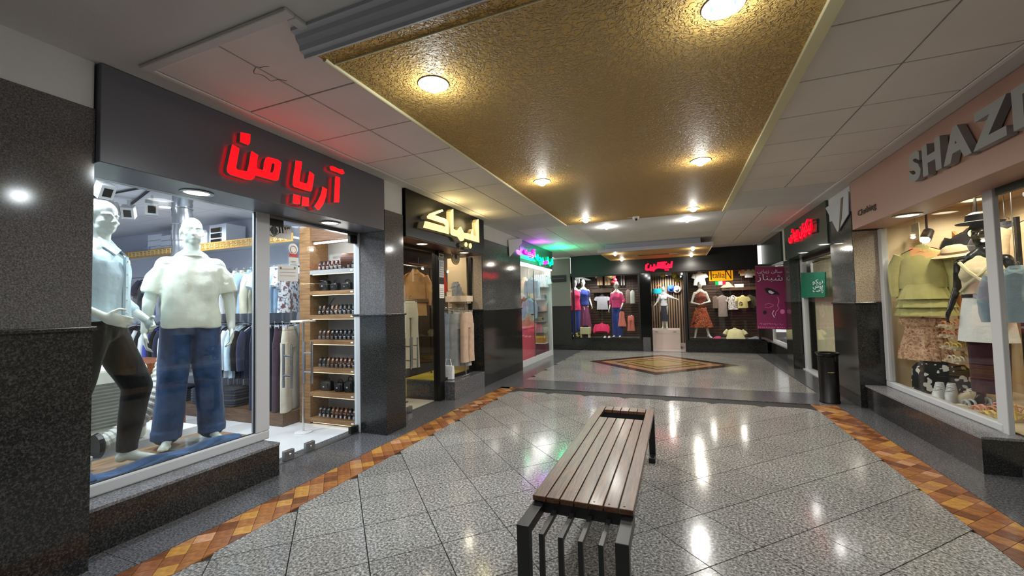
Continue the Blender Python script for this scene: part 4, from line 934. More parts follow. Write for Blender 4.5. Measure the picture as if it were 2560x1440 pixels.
def shirt_man():
    p = dict(STAND); p.update(hair=True, turn=-.45, elR=(-.29,.10,1.20), wrR=(-.22,-.14,1.06), hdR=(.5,-.75,-.35), thR=(0,-.2,1), elL=(.30,.08,1.20), wrL=(.24,-.16,1.02), hdL=(-.55,-.6,-.5), thL=(0,-.3,1),
        knL=(.11,-.17,.55), anL=(.10,-.12,.10), toeL=(.10,-.32,.0), knR=(-.10,.08,.53), anR=(-.12,.24,.13), toeR=(-.14,.06,.0))
    t = mannequin('white male mannequin in a pale blue shirt and black trousers, left of window', p, skin_w, voxel=.0065)
    mb = MB(); mb.loft([ring(0, z, a, b, 28, 0, 2.5) for z, a, b in ((1.02,.20,.145),(1.08,.195,.14),(1.2,.19,.135),(1.34,.205,.145),(1.42,.205,.13),(1.47,.18,.11),(1.51,.11,.09),(1.55,.075,.075))])
    for k, s_ in (('R',-1),('L',1)): sleeve_cones(mb, (s_*.175,0,1.44), p['el'+k], p['wr'+k], .082, .066, 1.55, .052)
    sh_ = fuse(mb, 'shirt', shirt_m, t, .008, 7, .009, 7, (1,1,.6))
    for s_ in (-1, 1): MB().prism([(0,-.115,1.515),(s_*.065,-.12,1.475),(s_*.088,-.06,1.53),(s_*.06,-.02,1.60),(0,-.075,1.555)], (0,-.008,.004)).build('collar', shirt_m, sh_)
    MB().box((-.014,-.158,1.03),(.014,-.140,1.47)).build('placket', shirt_m, sh_)
    for k in range(5): MB().ell((0,-.160,1.08+k*.09), (.006,.003,.006), 8, 6).build('button', white, sh_)
    mb = MB(); mb.ell((0,.005,.96), (.185,.135,.11)); 
    for k, s_ in (('R',-1),('L',1)):
        K, A = V(p['kn'+k]), V(p['an'+k]); mb.cone((s_*.088,0,.94), K, .115, .088, 16); mb.cone(K, A+V((0,0,.04)), .088, .062, 16); mb.tube([A+V((0,0,.05)), A+V((0,0,.0))], .062, 16)
    fuse(mb, 'trousers', trouser_m, t, .0085, 5, .008, 7, (1,1,.55))
    MB().loft([ring(0, z, .192, .142, 26, 0, 2.4) for z in (1.015,1.045)]).build('waistband', trouser_m, t, smooth=True)
    return t
t = shirt_man(); put(t, (-4.15,1.765,.300), math.radians(128), scale=1.12)
# jeans laid along the window foot
jl = thing('laid_jeans', 'pair of dark blue jeans laid flat along the window foot', 'jeans', (-3.83,2.0,.297))
den_b = cloth('denim_blue', (50,76,112), .5)
mb = MB()
for k, (y0, y1) in enumerate(((1.40,2.60),(1.44,2.66))):
    mb.loft([[V((-3.80-k*.075+dx*(1+.12*math.sin(yy*9)), yy, .300+.014*k+dz*(1+.25*math.sin(yy*13+k)))) for dx, dz in ((.085,.004),(.082,.035),(.04,.058),(-.035,.052),(-.078,.03),(-.085,.004))] for yy in [y0+(y1-y0)*i/22 for i in range(23)]])
mb.build('legs', den_b, jl, smooth=True)
MB().loft([[V((-3.84+dx, yy, .300+dz*(1+.2*math.sin(yy*21)))) for dx, dz in ((.15,.004),(.14,.07),(.06,.10),(-.05,.09),(-.14,.06),(-.15,.004))] for yy in (1.39,1.45,1.52,1.58)]).build('waist', den_b, jl, smooth=True)
MB().prism([OZ(452,1132,.348),OZ(470,1128,.348),OZ(473,1131,.348),OZ(455,1136,.348)], (0,0,.002)).build('brand_tag', paper, jl)
# ---------------------------------------------------------------- second shop, black fascia with ivory letters
s2 = thing('shop_sign', 'black fascia board with raised ivory Persian letters', 'sign', (-3.4,5.5,2.42))
MB().box((-3.60,4.376,2.42),(-3.202,6.70,3.046)).build('fascia_board', black_pl, s2, bevel=.004)
iv_e = mat('ivory_letter_face', (248,238,160), .4, emit=(255,240,150), es=1.15); iv_s = mat('ivory_letter_side', (226,206,176), .45)
A12 = 1/12
def traced2(lp, name): return traced([lp], 1030, 510, A12, -3.115, -.075, name, [iv_e, iv_s], s2)
traced2([(910,160),(940,215),(670,330),(1000,440),(1070,500),(1100,600),(1106,905),(335,705),(385,515),(440,520),(900,650),(985,690),(1003,650),(960,590),(455,430),(445,370),(520,290)], 'letter')
traced2([(1158,220),(1200,165),(1240,150),(1250,745),(1290,775),(1355,790),(1430,690),(1470,680),(1560,862),(1700,890),(1760,910),(1780,820),(1832,750),(1850,945),(1925,965),(1915,560),(1950,470),(2000,455),(2020,1160),(1565,1030),(1558,1085),(1500,1112),(1440,1110),(1360,985),(1180,930),(1155,880)], 'letter')
for cx, cy, rx, ry in ((1620,1215,44,72),(1752,1255,44,82)): traced2([(cx+rx*math.cos(k*PI/8), cy+ry*math.sin(k*PI/8)) for k in range(16)], 'letter_dot')
for yy in (5.2, 6.1): lamp(s2, 'POINT', (-3.02,yy,2.86), 4.0, (1,.80,.36), .12, name='letter_glow')
wood_r = wood('red_brown_soffit', (70,34,24), (104,56,40), .35, 1, 3)
MB().box((-3.61,4.38,2.412),(-3.21,6.69,2.42)).build('soffit_lining', wood_r, s2)
for (px, py), l in (((1055,609),'over the glass door'),((1160,631),'over the jeans window')): downlight(OZ(px,py,2.411), .075, L_SOFFIT*.9, (1,.86,.66), glow_y, False, 'warm recessed downlight in the black fascia underside '+l, 'fascia downlights of the second shop')
X2 = -3.60
d2 = setting('door_2')
for y in (5.69,): MB().box((X2-.06,y,0),(X2+.06,y+.16,2.42)).build('post', black_m, d2)
MB().box((X2-.005,4.38,.01),(X2+.005,5.0,2.38)).build('glass_leaf', GL, d2); MB().box((X2-.005,5.01,.01),(X2+.005,5.69,2.38)).build('glass_leaf', GL, d2)
MB().box((X2-.03,4.37,2.37),(X2+.03,5.70,2.42)).build('head_rail', black_m, d2)
for yc in (4.93, 5.10):
    for sx in (-1, 1):
        MB().tube([(X2+sx*.05,yc,.62),(X2+sx*.05,yc,1.06)], .012, 10).build('handle_bar', chrome, d2, smooth=True)
        for z in (.74, .94): MB().tube([(X2,yc,z),(X2+sx*.05,yc,z)], .010, 8).build('handle_stem', chrome, d2)
MB().box((X2-.02,4.90,.012),(X2+.02,5.0,.09)).build('lock_plate', steel, d2, bevel=.004)
w2 = setting('window_2')
MB().box((X2-.03,5.85,.285),(X2+.03,6.93,.33)).build('bottom_rail', black_m, w2); MB().box((X2-.03,6.87,.33),(X2+.03,6.93,2.42)).build('jamb', black_m, w2)
MB().box((X2-.004,5.85,.33),(X2+.004,6.87,2.40)).build('pane', GL, w2)
MB().box((-4.35,5.82,0),(-3.355,6.925,.262)).build('plinth_cladding', g_band, w2); MB().box((-4.35,5.82,.262),(-3.35,6.925,.285)).build('sill_slab', g_band, w2, bevel=.003)
MB().box((-3.62,6.905,1.434),(-3.37,6.929,2.44)).build('lamplit_side_facing', g_lamplit, p2_)  # lit side of the pillar, its warm light given as colour
wall_d = mat('dark_brown_wall', (70,58,46), .6); cream_w = mat('cream_shop_wall', (206,184,150), .6)
for a, b, n_, mm in (((-6.6,4.50,0),(-6.5,7.0,2.8),'wall_rear',wall_d), ((-6.5,6.94,0),(-3.8,7.0,2.8),'wall_side',wall_d), ((-6.5,4.47,-.012),(-3.80,6.94,.003),'floor',wood('dark_floor_boards',(54,34,24),(84,54,38),.3,0,3)), ((-6.6,4.47,2.7),(-3.60,7.0,2.8),'ceiling',wall_d), ((-6.6,4.465,0),(-3.75,4.50,2.8),'wall_side',mat('shop_two_near_wall',(120,110,96),.6))):
    tag(MB().box(a, b).build(n_, mm), kind='structure')
MB().box((-4.25,4.47,-.01),(-3.66,5.70,.004)).build('door_mat', mat('pale_tile', (206,196,182), .25), d2)
for (x, y, wtt, l) in ((-4.1,5.2,14,'over the tan jacket'),(-4.0,6.4,16,'over the jeans rack'),(-5.2,5.8,14,'deep inside')): downlight((x,y,2.70), .07, wtt*2.2, (1,.86,.66), glow_y, False, 'warm ceiling lamp in the second shop '+l, 'ceiling lamps of the second shop')
tan = cloth('cloth_tan', (176,134,88), .12); ivory = cloth('cloth_ivory', (206,196,172), .06); brown_c = cloth('cloth_brown', (110,84,60))
c = OX(1037,668,-4.2); k = SC_(c)
rl = thing('garment_stand', 'black garment stand holding the tan jacket', 'stand', (c.x,c.y,0))
MB().tube([(c.x-.02,c.y-.6,c.z+.015),(c.x-.02,c.y+.55,c.z+.015)], .012, 6).build('bar', black_m, rl); MB().tube([(c.x-.02,c.y+.5,0),(c.x-.02,c.y+.5,c.z+.015)], .014, 6).build('post', black_m, rl); MB().tube([(c.x-.02,c.y-.55,0),(c.x-.02,c.y-.55,c.z+.015)], .014, 6).build('post', black_m, rl)
MB().box((c.x-.25,c.y+.46,0),(c.x+.2,c.y+.54,.02)).build('foot', black_m, rl); MB().box((c.x-.25,c.y-.59,0),(c.x+.2,c.y-.51,.02)).build('foot', black_m, rl)
t = hang_shirt('jacket', 'tan jacket on a hanger inside the glass door of the second shop', tan, .40, .78, 'long', True, True, .06, seed=3, cat='jacket', hcol=gold); put(t, c, .95)
MB().box((-.22,-.075,-.62),(.22,.07,-.55)).build('waist_tab', brown_c, t, bevel=.01, local=True)
c2 = OX(1024,740,-4.05); t = hang_trousers('trousers', 'ivory trousers hanging in front of the tan jacket', ivory, .24, 1.08, .17); put(t, c2, .95)
rs = thing('hanger_sign', 'small red sign bar above the tan jacket', 'sign', OX(1045,661,-4.1)); e = OX(1022,657,-4.1); e2 = OX(1068,667,-4.1)
MB().box((e.x-.01,e.y,e2.z+.02),(e.x+.01,e2.y,e.z)).build('bar', mat('coral_red', (214,84,60), .5), rs); MB().tube([(e.x,(e.y+e2.y)/2,e.z),(e.x,(e.y+e2.y)/2,e.z+.12)], .004, 5).build('hook', chrome, rs)
for (a, b, cc, d), l, txt in (((1066,627,1088,640),'small white card at the top of the black door post',None), ((1068,645,1090,692),'pale notice with blue heading on the black door post','117'), ((1067,708,1084,745),'printed white sheet below the pale notice on the post',None)):
    x_ = X2+.064; n_ = thing('paper_notice', l, 'notice', OX((a+cc)/2,(b+d)/2,x_))
    p, q = OX(a,b,x_), OX(cc,d,x_); MB().box((x_,5.70,q.z),(x_+.002,5.84,p.z)).build('sheet', paper if not txt else mat('pale_grey_paper', (176,182,188), .7), n_)
    if txt: write(txt, 'heading', mat('blue_print', (60,90,130), .7), n_, (x_+.003,5.73,p.z-.10), (x_+.003,5.81,p.z-.10), (0,0,.075), .01, .001)
    for r_ in range(5):
        zz = q.z+(p.z-q.z)*(.12+.13*r_)
        MB().box((x_+.002,5.715,zz),(x_+.003,5.825,zz+.010)).build('printed_line', mat('grey_print', (120,116,112), .8), n_)
# window display: everything stands against the end wall of the bay and faces the corridor
YW = 6.86
e0, e1 = OY(1118,640,YW), OY(1176,640,YW)
tag(MB().box((e0.x,YW,.292),(-3.66,6.925,2.42)).build('wall_divider', cream_w), kind='structure')
MB().box((-4.35,5.87,.285),(-3.64,6.90,.292)).build('yellow_board', mat('yellow_board', (196,176,60), .4), w2)
MB().box((-4.5,5.55,0),(-4.28,5.82,.30)).build('yellow_box', mat('yellow_board', (196,176,60), .4), d2)
a, b = OY(1113,741,6.62), OY(1167,754,6.62)
shf = thing('window_shelf', 'white box shelf on the cream wall in the jeans window', 'shelf', ((a.x+b.x)/2,6.74,a.z))
MB().box((a.x,6.62,b.z),(b.x,YW,a.z)).build('board', mat('shelf_cream', (226,206,182), .5), shf, bevel=.004)
MB().box((a.x+.04,6.70,b.z-.03),(b.x-.04,YW,b.z)).build('cleat', mat('shelf_cream', (226,206,182), .5), shf)
t = hang_shirt('waistcoat', 'small grey waistcoat standing on the white window shelf', col['grey'], .24, .24, None, True, False, .05, cat='waistcoat'); put(t, V((OY(1140,741,6.74).x,6.74,a.z+.306)), 0)
bx = thing('gift_box', 'cream box left of the waistcoat on the window shelf', 'box', (a.x+.07,6.72,a.z))
MB().box((a.x+.005,6.66,a.z+.002),(a.x+.11,6.78,a.z+.13)).build('carton', mat('cream_card', (222,206,184), .6), bx, bevel=.004); MB().box((a.x+.001,6.656,a.z+.10),(a.x+.114,6.784,a.z+.135)).build('lid', mat('cream_card', (222,206,184), .6), bx)
fl = thing('red_pennant', 'tall red fabric pennant at the left edge of the jeans window', 'pennant', OY(1110,700,6.3)); p = [OY(1105,664,6.3),OY(1112,690,6.3),OY(1120,728,6.3),OY(1106,734,6.3)]
MB().prism(p, (0,.01,0)).build('cloth', mat('signal_red', (214,60,44), .6), fl); q0 = OY(1104,640,6.31); MB().tube([(q0.x,6.31,.292),(q0.x,6.31,q0.z)], .008, 6).build('pole', chrome, fl)
MB().lathe([(.09,0),(.09,.012),(.01,.02)], (q0.x,6.31,.292), 14).build('foot', chrome, fl)
sgn = thing('round_badge', 'round cream badge hanging in the top of the jeans window', 'badge', OX(1138,646,-3.64)); c = OX(1138,646,-3.64); r = 16*SC_(c)
for nm_, rr, mm, dx in (('rim',r,mat('badge_gold',(200,156,70),.4),0),('disc',r*.88,mat('badge_cream',(236,222,196),.5),.006)):
    MB().prism([(c.x+dx,c.y+1.3*rr*math.cos(q*PI/14),c.z+rr*math.sin(q*PI/14)) for q in range(28)], (.008,0,0)).build(nm_, mm, sgn)
MB().prism([(c.x+.016,c.y+1.3*r*.8*math.cos(q),c.z+r*.8*math.sin(q)) for q in [PI*1.18+.64*PI*j/10 for j in range(11)]], (.003,0,0)).build('lower_band', mat('badge_gold',(200,156,70),.4), sgn)
MB().prism([(c.x+.016,c.y+1.3*r*.30*math.cos(q*PI/8),c.z+r*.22+r*.34*math.sin(q*PI/8)) for q in range(16)], (.003,0,0)).build('printed_oval', mat('badge_brown',(120,70,48),.6), sgn)
YR = 6.40; a, b = OY(1107,776,YR), OY(1152,768,YR); zr = (a.z+b.z)/2
rk = thing('jeans_rack', 'chrome rack of jeans in the window of the second shop', 'rack', ((a.x+b.x)/2,YR,.292))
MB().tube([(a.x-.05,YR,zr),(b.x+.08,YR,zr)], .011, 8).build('rail', chrome, rk); MB().tube([(a.x-.05,YR,.292),(a.x-.05,YR,zr+.12)], .011, 8).build('post', chrome, rk); MB().tube([(b.x+.08,YR,.292),(b.x+.08,YR,zr+.12)], .011, 8).build('post', chrome, rk)
MB().tube([(a.x-.05,YR-.15,.30),(a.x-.05,YR+.15,.30)], .011, 8).build('foot', chrome, rk); MB().tube([(b.x+.08,YR-.15,.30),(b.x+.08,YR+.15,.30)], .011, 8).build('foot', chrome, rk)
lt = cloth('denim_pale', (150,168,190), .22); gr = cloth('denim_grey', (164,168,170), .2)
for i, (mm, l, px) in enumerate(((gr,'grey jeans at the left end of the window rack',1112),(lt,'light blue jeans second from the left on the window rack',1124),(lt,'pale blue jeans third from the left on the window rack',1137),(gr,'washed grey jeans fourth from the left on the window rack',1149),(cloth('cloth_sand',(186,160,138)),'sand coloured trousers at the right end of the window rack',1167))):
    x_ = OY(px,772,YR).x; t = hang_trousers('jeans' if i < 4 else 'trousers', l, mm, .30, .86, .18, 'trousers on the window rack', seed=i, cat='jeans' if i < 4 else 'trousers'); put(t, (x_,YR,zr+.022), .6 if i < 4 else 1.45, scale=1.08 if i < 4 else 1.0)
bp2 = OY(1121,928,6.02); t = thing('cloth_bag', 'white cloth tote bag leaning at the foot of the jeans rack', 'bag', (bp2.x,6.02,.293)); MB().loft([ring(bp2.x, .294+z, a_, b_, 18, 6.02, 4, .02) for z, a_, b_ in ((0,.10,.05),(.12,.105,.05),(.22,.10,.03))]).build('pouch', col['white'], t, smooth=True)
MB().tube([(bp2.x-.06,6.02,.51),(bp2.x-.04,6.02,.62),(bp2.x+.04,6.02,.62),(bp2.x+.06,6.02,.51)], .008, 6).build('strap', col['white'], t)

# ---------------------------------------------------------------- third shop, children's wear with neon letters
s3 = thing('shop_sign', 'dark fascia with magenta and green neon Persian letters', 'sign', (-3.5,10.3,2.53))
MB().box((-3.62,9.0,2.60),(-3.375,11.72,3.046)).build('fascia_board', mat('neon_back_panel', (44,58,60), .3), s3); MB().box((-3.60,9.0,2.52),(-3.385,11.72,2.60)).build('lower_band', mat('taupe_band', (96,88,78), .5), s3)
mag = mat('neon_magenta', (240,40,230), .4, emit=(235,20,235), es=3.0); grn = mat('neon_green', (20,240,160), .4, emit=(0,235,140), es=2.6)
XN = -3.362
def neon(s_, m_, a, b, hz, nm_): write(s_, nm_, m_, s3, OX(*a, XN), OX(*b, XN), (0,0,hz), .012, .03, fa=True)
neon('آلیسه', mag, (1310,640), (1337,647), .24, 'neon_word'); neon('بچه', grn, (1339,661), (1357,665), .27, 'neon_word'); neon('س', mag, (1358,661), (1368,664), .14, 'neon_letter'); neon('لبا', grn, (1368,664), (1381,668), .25, 'neon_word')
lamp(s3, 'POINT', (-3.10,9.7,2.86), 8.0, (.55,.1,1), .1, name='neon_glow'); lamp(s3, 'POINT', (-2.95,10.9,2.80), 26.0, (0,1,.40), .1, name='neon_glow')
MB().box((-3.60,9.0,2.49),(-3.40,11.72,2.52)).build('light_strip', glow_w, s3); lamp(s3, 'POINT', (-3.65,10.9,2.40), 22, (1,.97,.92), .2, name='strip_glow')
w3 = setting('window_3'); X3 = -3.50
MB().box((X3-.004,9.0,.14),(X3+.004,11.74,2.50)).build('pane', GL, w3); MB().box((X3-.03,8.97,0),(X3+.03,11.78,.14)).build('bottom_rail', pvc, w3)
MB().box((X3-.05,11.72,.0),(X3+.05,11.82,2.6)).build('jamb', pvc, w3); MB().box((X3-.012,10.30,.14),(X3+.012,10.32,2.50)).build('mullion', steel, w3)
kw = mat('kids_shop_white', (226,222,214), .6)
for a, b, n_, mm in (((-4.45,8.98,0),(-4.40,11.78,2.7),'wall_rear',kw),((-4.40,11.74,0),(-3.53,11.80,2.7),'wall_side',kw),((-4.40,8.98,2.62),(-3.53,11.78,2.7),'ceiling',kw),((-4.40,8.98,0),(-3.53,11.78,.012),'floor',kw)): tag(MB().box(a, b).build(n_, mm), kind='structure')
t = thing('pink_counter', 'tall pink counter panel inside the neon shop window', 'counter', (-3.62,9.7,0)); a, b = OX(1311,822,-3.6), OX(1334,822,-3.6)
MB().box((-3.95,a.y-.3,.014),(-3.56,b.y,a.z)).build('panel', mat('counter_pink', (214,84,104), .4), t); MB().box((-3.97,a.y-.3,a.z),(-3.54,b.y+.02,a.z+.03)).build('top', mat('counter_pink_top', (226,120,130), .4), t)
t = thing('plum_skirting', 'plum coloured low panel under the neon shop shelves', 'panel', (-3.9,11.55,0)); MB().box((-4.38,11.38,.014),(-3.56,11.73,.36)).build('panel', mat('plum', (104,50,66), .5), t); MB().box((-4.38,11.36,.36),(-3.56,11.73,.385)).build('top', kw, t)
YS = 11.42; su = thing('shelf_unit', 'white shelf unit with grey boards on the end wall of the neon shop', 'shelf unit', (-3.9,11.6,.386))
zsh = [OY(1355,q,YS).z for q in (830,803,777,748,716)]
bgm = mat('bluegrey_board', (150,156,170), .5)
for z in zsh: MB().box((OY(1334,800,YS).x,YS,z-.02),(-3.57,11.73,z)).build('board', bgm, su)
MB().box((OY(1334,800,YS).x-.02,YS,.386),(OY(1334,800,YS).x,11.73,2.2)).build('side', kw, su)
gcols = [('cream',ivory),('olive green',cloth('cloth_olive',(120,124,92))),('sky blue',col['sky']),('pale blue',col['ice']),('rose',col['rose'])]
for i, (n_, mm) in enumerate(gcols):
    pq = OY((1311,1316,1323,1329,1319)[i], (690,735,742,690,790)[i], 11.0-.12*i); t = hang_shirt('child_jacket', '%s child garment hanging in the neon shop window, %s of five' % (n_, ordn[i]), mm, .30, .46, 'long', True, True, .05, seed=i+70, cat='jacket', group='child garments in the neon shop'); o = MB().tube([(0,0,0),(0,0,(2.62-pq.z)/.9)], .003, 4).build('hang_cord', steel, None); o.parent = t; put(t, pq, .3, scale=.9)
for i in range(5):
    pq = OY(1339+i*5,682,11.5); t = hang_shirt('child_shirt', 'pale striped child top in the upper row of the neon shop, %s from the left' % ordn[i], stripes('pale_stripes', [(214,216,222),(140,146,162)], 26, 0), .24, .36, 'short', False, True, .04, seed=i+80, cat='shirt', group='tops in the upper row of the neon shop'); put(t, pq, .2)
for i in range(6):
    px_ = (1343,1352,1361)[i % 3]; z = zsh[(0,1,2,2,1,3)[i]]
    folded('folded_clothes', '%s folded pile on the neon shop shelves, %s of six' % (('slate','white','rose','navy','cream','grey')[i], ordn[i]), (col['grey'],col['white'],col['rose'],col['navy'],ivory,col['grey'])[i], (OY(px_,800,11.56).x,11.57,z+.001), .12, .20, .13, 'folded piles in the neon shop', cat='clothes')
goldf = mat('gold_foil', (214,170,96), .3, .6)
for i in range(4):
    c = V((OY(1339+i*7,862,11.46).x,11.46,.386)); t = thing('gift_bag', 'gold gift bag on the plum panel, %s from the left' % ordn[i], 'bag', c, 'gold gift bags in the neon shop')
    MB().loft([ring(c.x, c.z+z, a_, b_, 16, c.y, 4) for z, a_, b_ in ((0,.06,.05),(.14,.065,.055),(.20,.06,.04))]).build('bag_body', goldf, t); MB().tube([(c.x-.03,c.y,c.z+.19),(c.x-.02,c.y,c.z+.26),(c.x+.02,c.y,c.z+.26),(c.x+.03,c.y,c.z+.19)], .005, 5).build('handle', goldf, t)
pn = thing('dark_wall_sign', 'black sign board on the grey rear wall left of the boutique', 'sign', (-3.55,13.29,2.3)); a, b = OY(1380,689,13.28), OY(1415,704,13.28)
MB().box((a.x-.1,13.27,b.z),(b.x,13.298,a.z)).build('board', black_m, pn, bevel=.004); MB().box((a.x-.05,13.262,(a.z+b.z)/2-.012),(b.x-.05,13.27,(a.z+b.z)/2+.012)).build('text_bar', mat('dim_grey_print', (70,70,72), .6), pn)
# ---------------------------------------------------------------- boutique across the end of the corridor
YB = 13.30
bs = thing('shop_sign', 'long black fascia with crimson Persian letters across the corridor end', 'sign', (-.5,13.4,2.30))
matte_k = mat('matte_black_panel', (8,8,10), .5)
MB().box((-3.20,13.26,2.46),(2.16,13.415,3.046)).build('fascia_board', matte_k, bs)
MB().box((-3.20,13.255,2.39),(2.16,13.41,2.46)).build('lower_band', matte_k, bs)
crim = mat('crimson_letter', (255,20,70), .4, emit=(255,0,50), es=1.7)
for lp in ([(500,470),(560,440),(640,380),(690,420),(640,480),(600,500),(600,660),(700,670),(740,560),(760,440),(830,500),(800,600),(860,580),(920,560),(920,430),(1020,430),(1030,570),(1080,580),(1140,330),(1390,310),(1440,300),(1660,300),(1660,360),(1560,380),(1600,540),(1690,400),(1740,390),(1760,440),(1840,420),(1860,280),(1960,280),(1920,620),(1760,650),(1500,680),(1200,650),(1060,690),(1000,740),(760,780),(540,780),(480,720)],):
    MB().prism([OY(1590+a*.046875, 640+b*.046875, 13.20) for a, b in lp], (0,.05,0)).build('letter', crim, bs)
for q in ([(1520,720),(1620,700),(1630,770),(1540,780)],[(1650,700),(1750,700),(1745,775),(1650,775)],[(770,770),(860,760),(860,800),(780,800)],[(890,760),(985,750),(975,815),(890,810)]): MB().prism([OY(1590+a*.046875, 640+b*.046875, 13.20) for a, b in q], (0,.05,0)).build('letter_dot', crim, bs)
plb = setting('trim_6')
for x0, x1 in ((-3.24,-1.0),(.24,2.30)): MB().box((x0,13.28,0),(x1,13.75,.325)).build('plinth_cladding', g_dgloss, plb); MB().box((x0,13.265,.325),(x1,13.75,.345)).build('sill_slab', g_dgloss, plb)
for n_, x0, x1 in (('window_4',-3.17,-1.05),('window_5',.28,2.16)):
    st = setting(n_)
    MB().box((x0,13.30,.345),(x1,13.36,.385)).build('bottom_rail', black_m, st); MB().box((x0,13.30,2.36),(x1,13.36,2.40)).build('top_rail', black_m, st)
    MB().box((x0,13.30,.385),(x0+.05,13.36,2.36)).build('jamb', black_m, st); MB().box((x1-.05,13.30,.385),(x1,13.36,2.36)).build('jamb', black_m, st)
    MB().box((x0+.05,13.326,.385),(x1-.05,13.334,2.36)).build('pane', GL, st)
d3 = setting('door_3')
MB().box((-1.05,13.30,0),(-.72,13.40,2.40)).build('side_panel', mat('dark_mirror', (14,14,15), .06), d3); MB().box((-1.0,13.27,0),(-.78,13.30,.42)).build('foot_panel', g_band, d3)
MB().box((.20,13.30,0),(.30,13.40,2.40)).build('post', black_m, d3)
MB().box((-.72,13.34,.01),(.20,13.348,2.39)).build('glass_leaf', GL, d3)
MB().tube([(-.66,13.30,.9),(-.66,13.30,1.4)], .012, 8).build('handle_bar', chrome, d3)
plank = wood('dark_slat_wood', (40,26,18), (84,58,42), .5, 0, 4)
ww = setting('trim_7')
for x0, x1 in ((-3.8,-1.08),(.36,2.5)): MB().box((x0,14.62,0),(x1,14.7,2.46)).build('backing', mat('backing_brown', (34,24,18), .7), ww)
for x0, x1 in ((-3.75,-1.1),(.32,2.3)):
    z = .36
    while z < 2.4: MB().box((x0,14.595,z),(x1,14.62,z+.075)).build('slat', plank, ww); z += .088
x = -1.05
ribw = mat('rib_wood', (150,122,96), .5)
while x < .35: MB().box((x,16.0,.0),(x+.045,16.04,2.5)).build('rib', ribw, ww); x += .085
MB().box((-1.1,16.04,0),(.4,16.1,2.6)).build('rib_backing', mat('backing_brown', (34,24,18), .7), ww)
for a, b, n_, mm in (((-3.8,13.31,.30),(-1.06,14.6,.345),'floor',mat('display_floor',(92,84,80),.3)), ((.26,13.31,.30),(2.5,14.6,.345),'floor',mat('display_floor',(92,84,80),.3)), ((-3.8,13.42,2.44),(2.5,16.1,2.50),'ceiling',mat('boutique_ceiling',(70,60,54),.6)),
    ((-3.86,13.42,0),(-3.8,14.7,2.5),'wall_side',mat('backing_brown',(34,24,18),.7)), ((2.44,13.31,0),(2.5,14.7,2.5),'wall_side',mat('backing_brown',(34,24,18),.7)), ((-1.10,13.42,0),(-1.06,16.05,2.46),'wall_side',mat('backing_brown',(34,24,18),.7)), ((.27,13.42,0),(.30,16.05,2.46),'wall_side',mat('backing_brown',(34,24,18),.7)),
    ((-1.06,13.31,-.01),(.34,16.0,.004),'floor',mat('pink_tile',(206,190,190),.12))): tag(MB().box(a, b).build(n_, mm), kind='structure')
for (x, y, wt, cc, l) in ((-2.7,13.8,14,(1,.93,.88),'over the striped skirt'),(-1.7,13.8,14,(1,.93,.88),'over the pink blouse'),(-.25,13.62,16,(1,.93,.86),'just inside the boutique door'),(-.1,15.2,14,(1,.9,.8),'rear inside the boutique door'),(-.3,15.6,16,(1,.92,.84),'by the ribbed wall'),(.9,13.8,13,(1,.92,.82),'over the floral skirt'),(1.7,13.8,13,(1,.92,.82),'over the yellow shirt')):
    downlight((x,y,2.44), .06, wt*4.5, cc, glow_w, False, 'small ceiling lamp in the boutique '+l, 'ceiling lamps of the boutique')
def at(px, py, y): return OY(px, py, y)
def cord(t, top=2.44):
    o = MB().tube([(0,0,0),(0,0,(top-t.location.z)/t.scale.z)], .004, 4).build('hang_cord', steel, None); o.parent = t
def place_y(o, px, py, y, width_px, native, rz=0, **k):
    """put a hanging thing with its hook at a picture point on the plane y, scaled to a width in pixels"""
    p = OY(px, py, y); return put(o, p, rz, scale=width_px*SC_(p)/native, **k)
hotpink = cloth('cloth_hot_pink', (214,50,98)); rose_b = cloth('cloth_raspberry', (186,60,110)); coral = cloth('cloth_coral', (216,124,112)); den_w = cloth('denim_indigo', (44,60,128), .25); blue_top = cloth('cloth_cobalt', (52,72,150)); pleat = stripes('plum_stripes', [(110,44,84),(72,30,62),(140,66,104)], 24, 0); lilac = cloth('cloth_lilac_grey', (196,194,206), .05)
beige_w = cloth('cloth_wheat', (206,178,146)); pblack = cloth('cloth_black', (24,22,26)); olive_d = cloth('cloth_dark_olive', (74,68,52)); taupe = cloth('cloth_taupe', (112,98,90)); lemon = cloth('cloth_pale_lemon', (206,196,134), .05); creamb = cloth('cloth_butter', (212,204,160), .05); rust_fl = blotch('floral_orange', [(70,34,30),(150,62,40),(206,110,60),(96,60,50),(190,84,50)], 9); white_c = col['white']
skirt_d = cloth('cloth_slate', (62,62,74)); rust_top = cloth('cloth_rust', (120,62,50))
# hung and spread clothes, left window
t = hang_shirt('shirt', 'pale grey oversize T-shirt on a hanger on the slat wall, left window', lilac, .50, .70, 'short'); place_y(t, 1505, 734, 14.45, 26, .50); cord(t)
sh_b = thing('upper_shelf', 'brown shelf board under the beige trousers, left window', 'shelf', at(1505,727,14.4)); a, b = at(1482,726,14.4), at(1531,731,14.4); MB().box((a.x,14.3,b.z),(b.x,14.59,a.z)).build('board', plank, sh_b); MB().box((a.x+.1,14.5,b.z-.08),(a.x+.14,14.59,b.z)).build('bracket', black_m, sh_b)
for i, px in enumerate((1499,1518)):
    t = hang_trousers('trousers', 'beige trousers hanging above the grey T-shirt, %s pair' % ('left','right')[i], beige_w, .34, .72, .2, 'beige trousers above the shelf'); place_y(t, px, 684, 14.42, 13, .36)
t = hang_trousers('trousers', 'black and white trousers hanging behind the pink blouse mannequin', stripes('bw_stripes', [(30,30,34),(210,208,206)], 6, 0), .3, .8, .16); place_y(t, 1555, 682, 14.45, 12, .34)
t = hang_shirt('sweatshirt', 'raspberry pink sweatshirt spread on the left window floor', hotpink, .62, .52, 'long', True, False, .10, cat='sweatshirt', flare=.12)
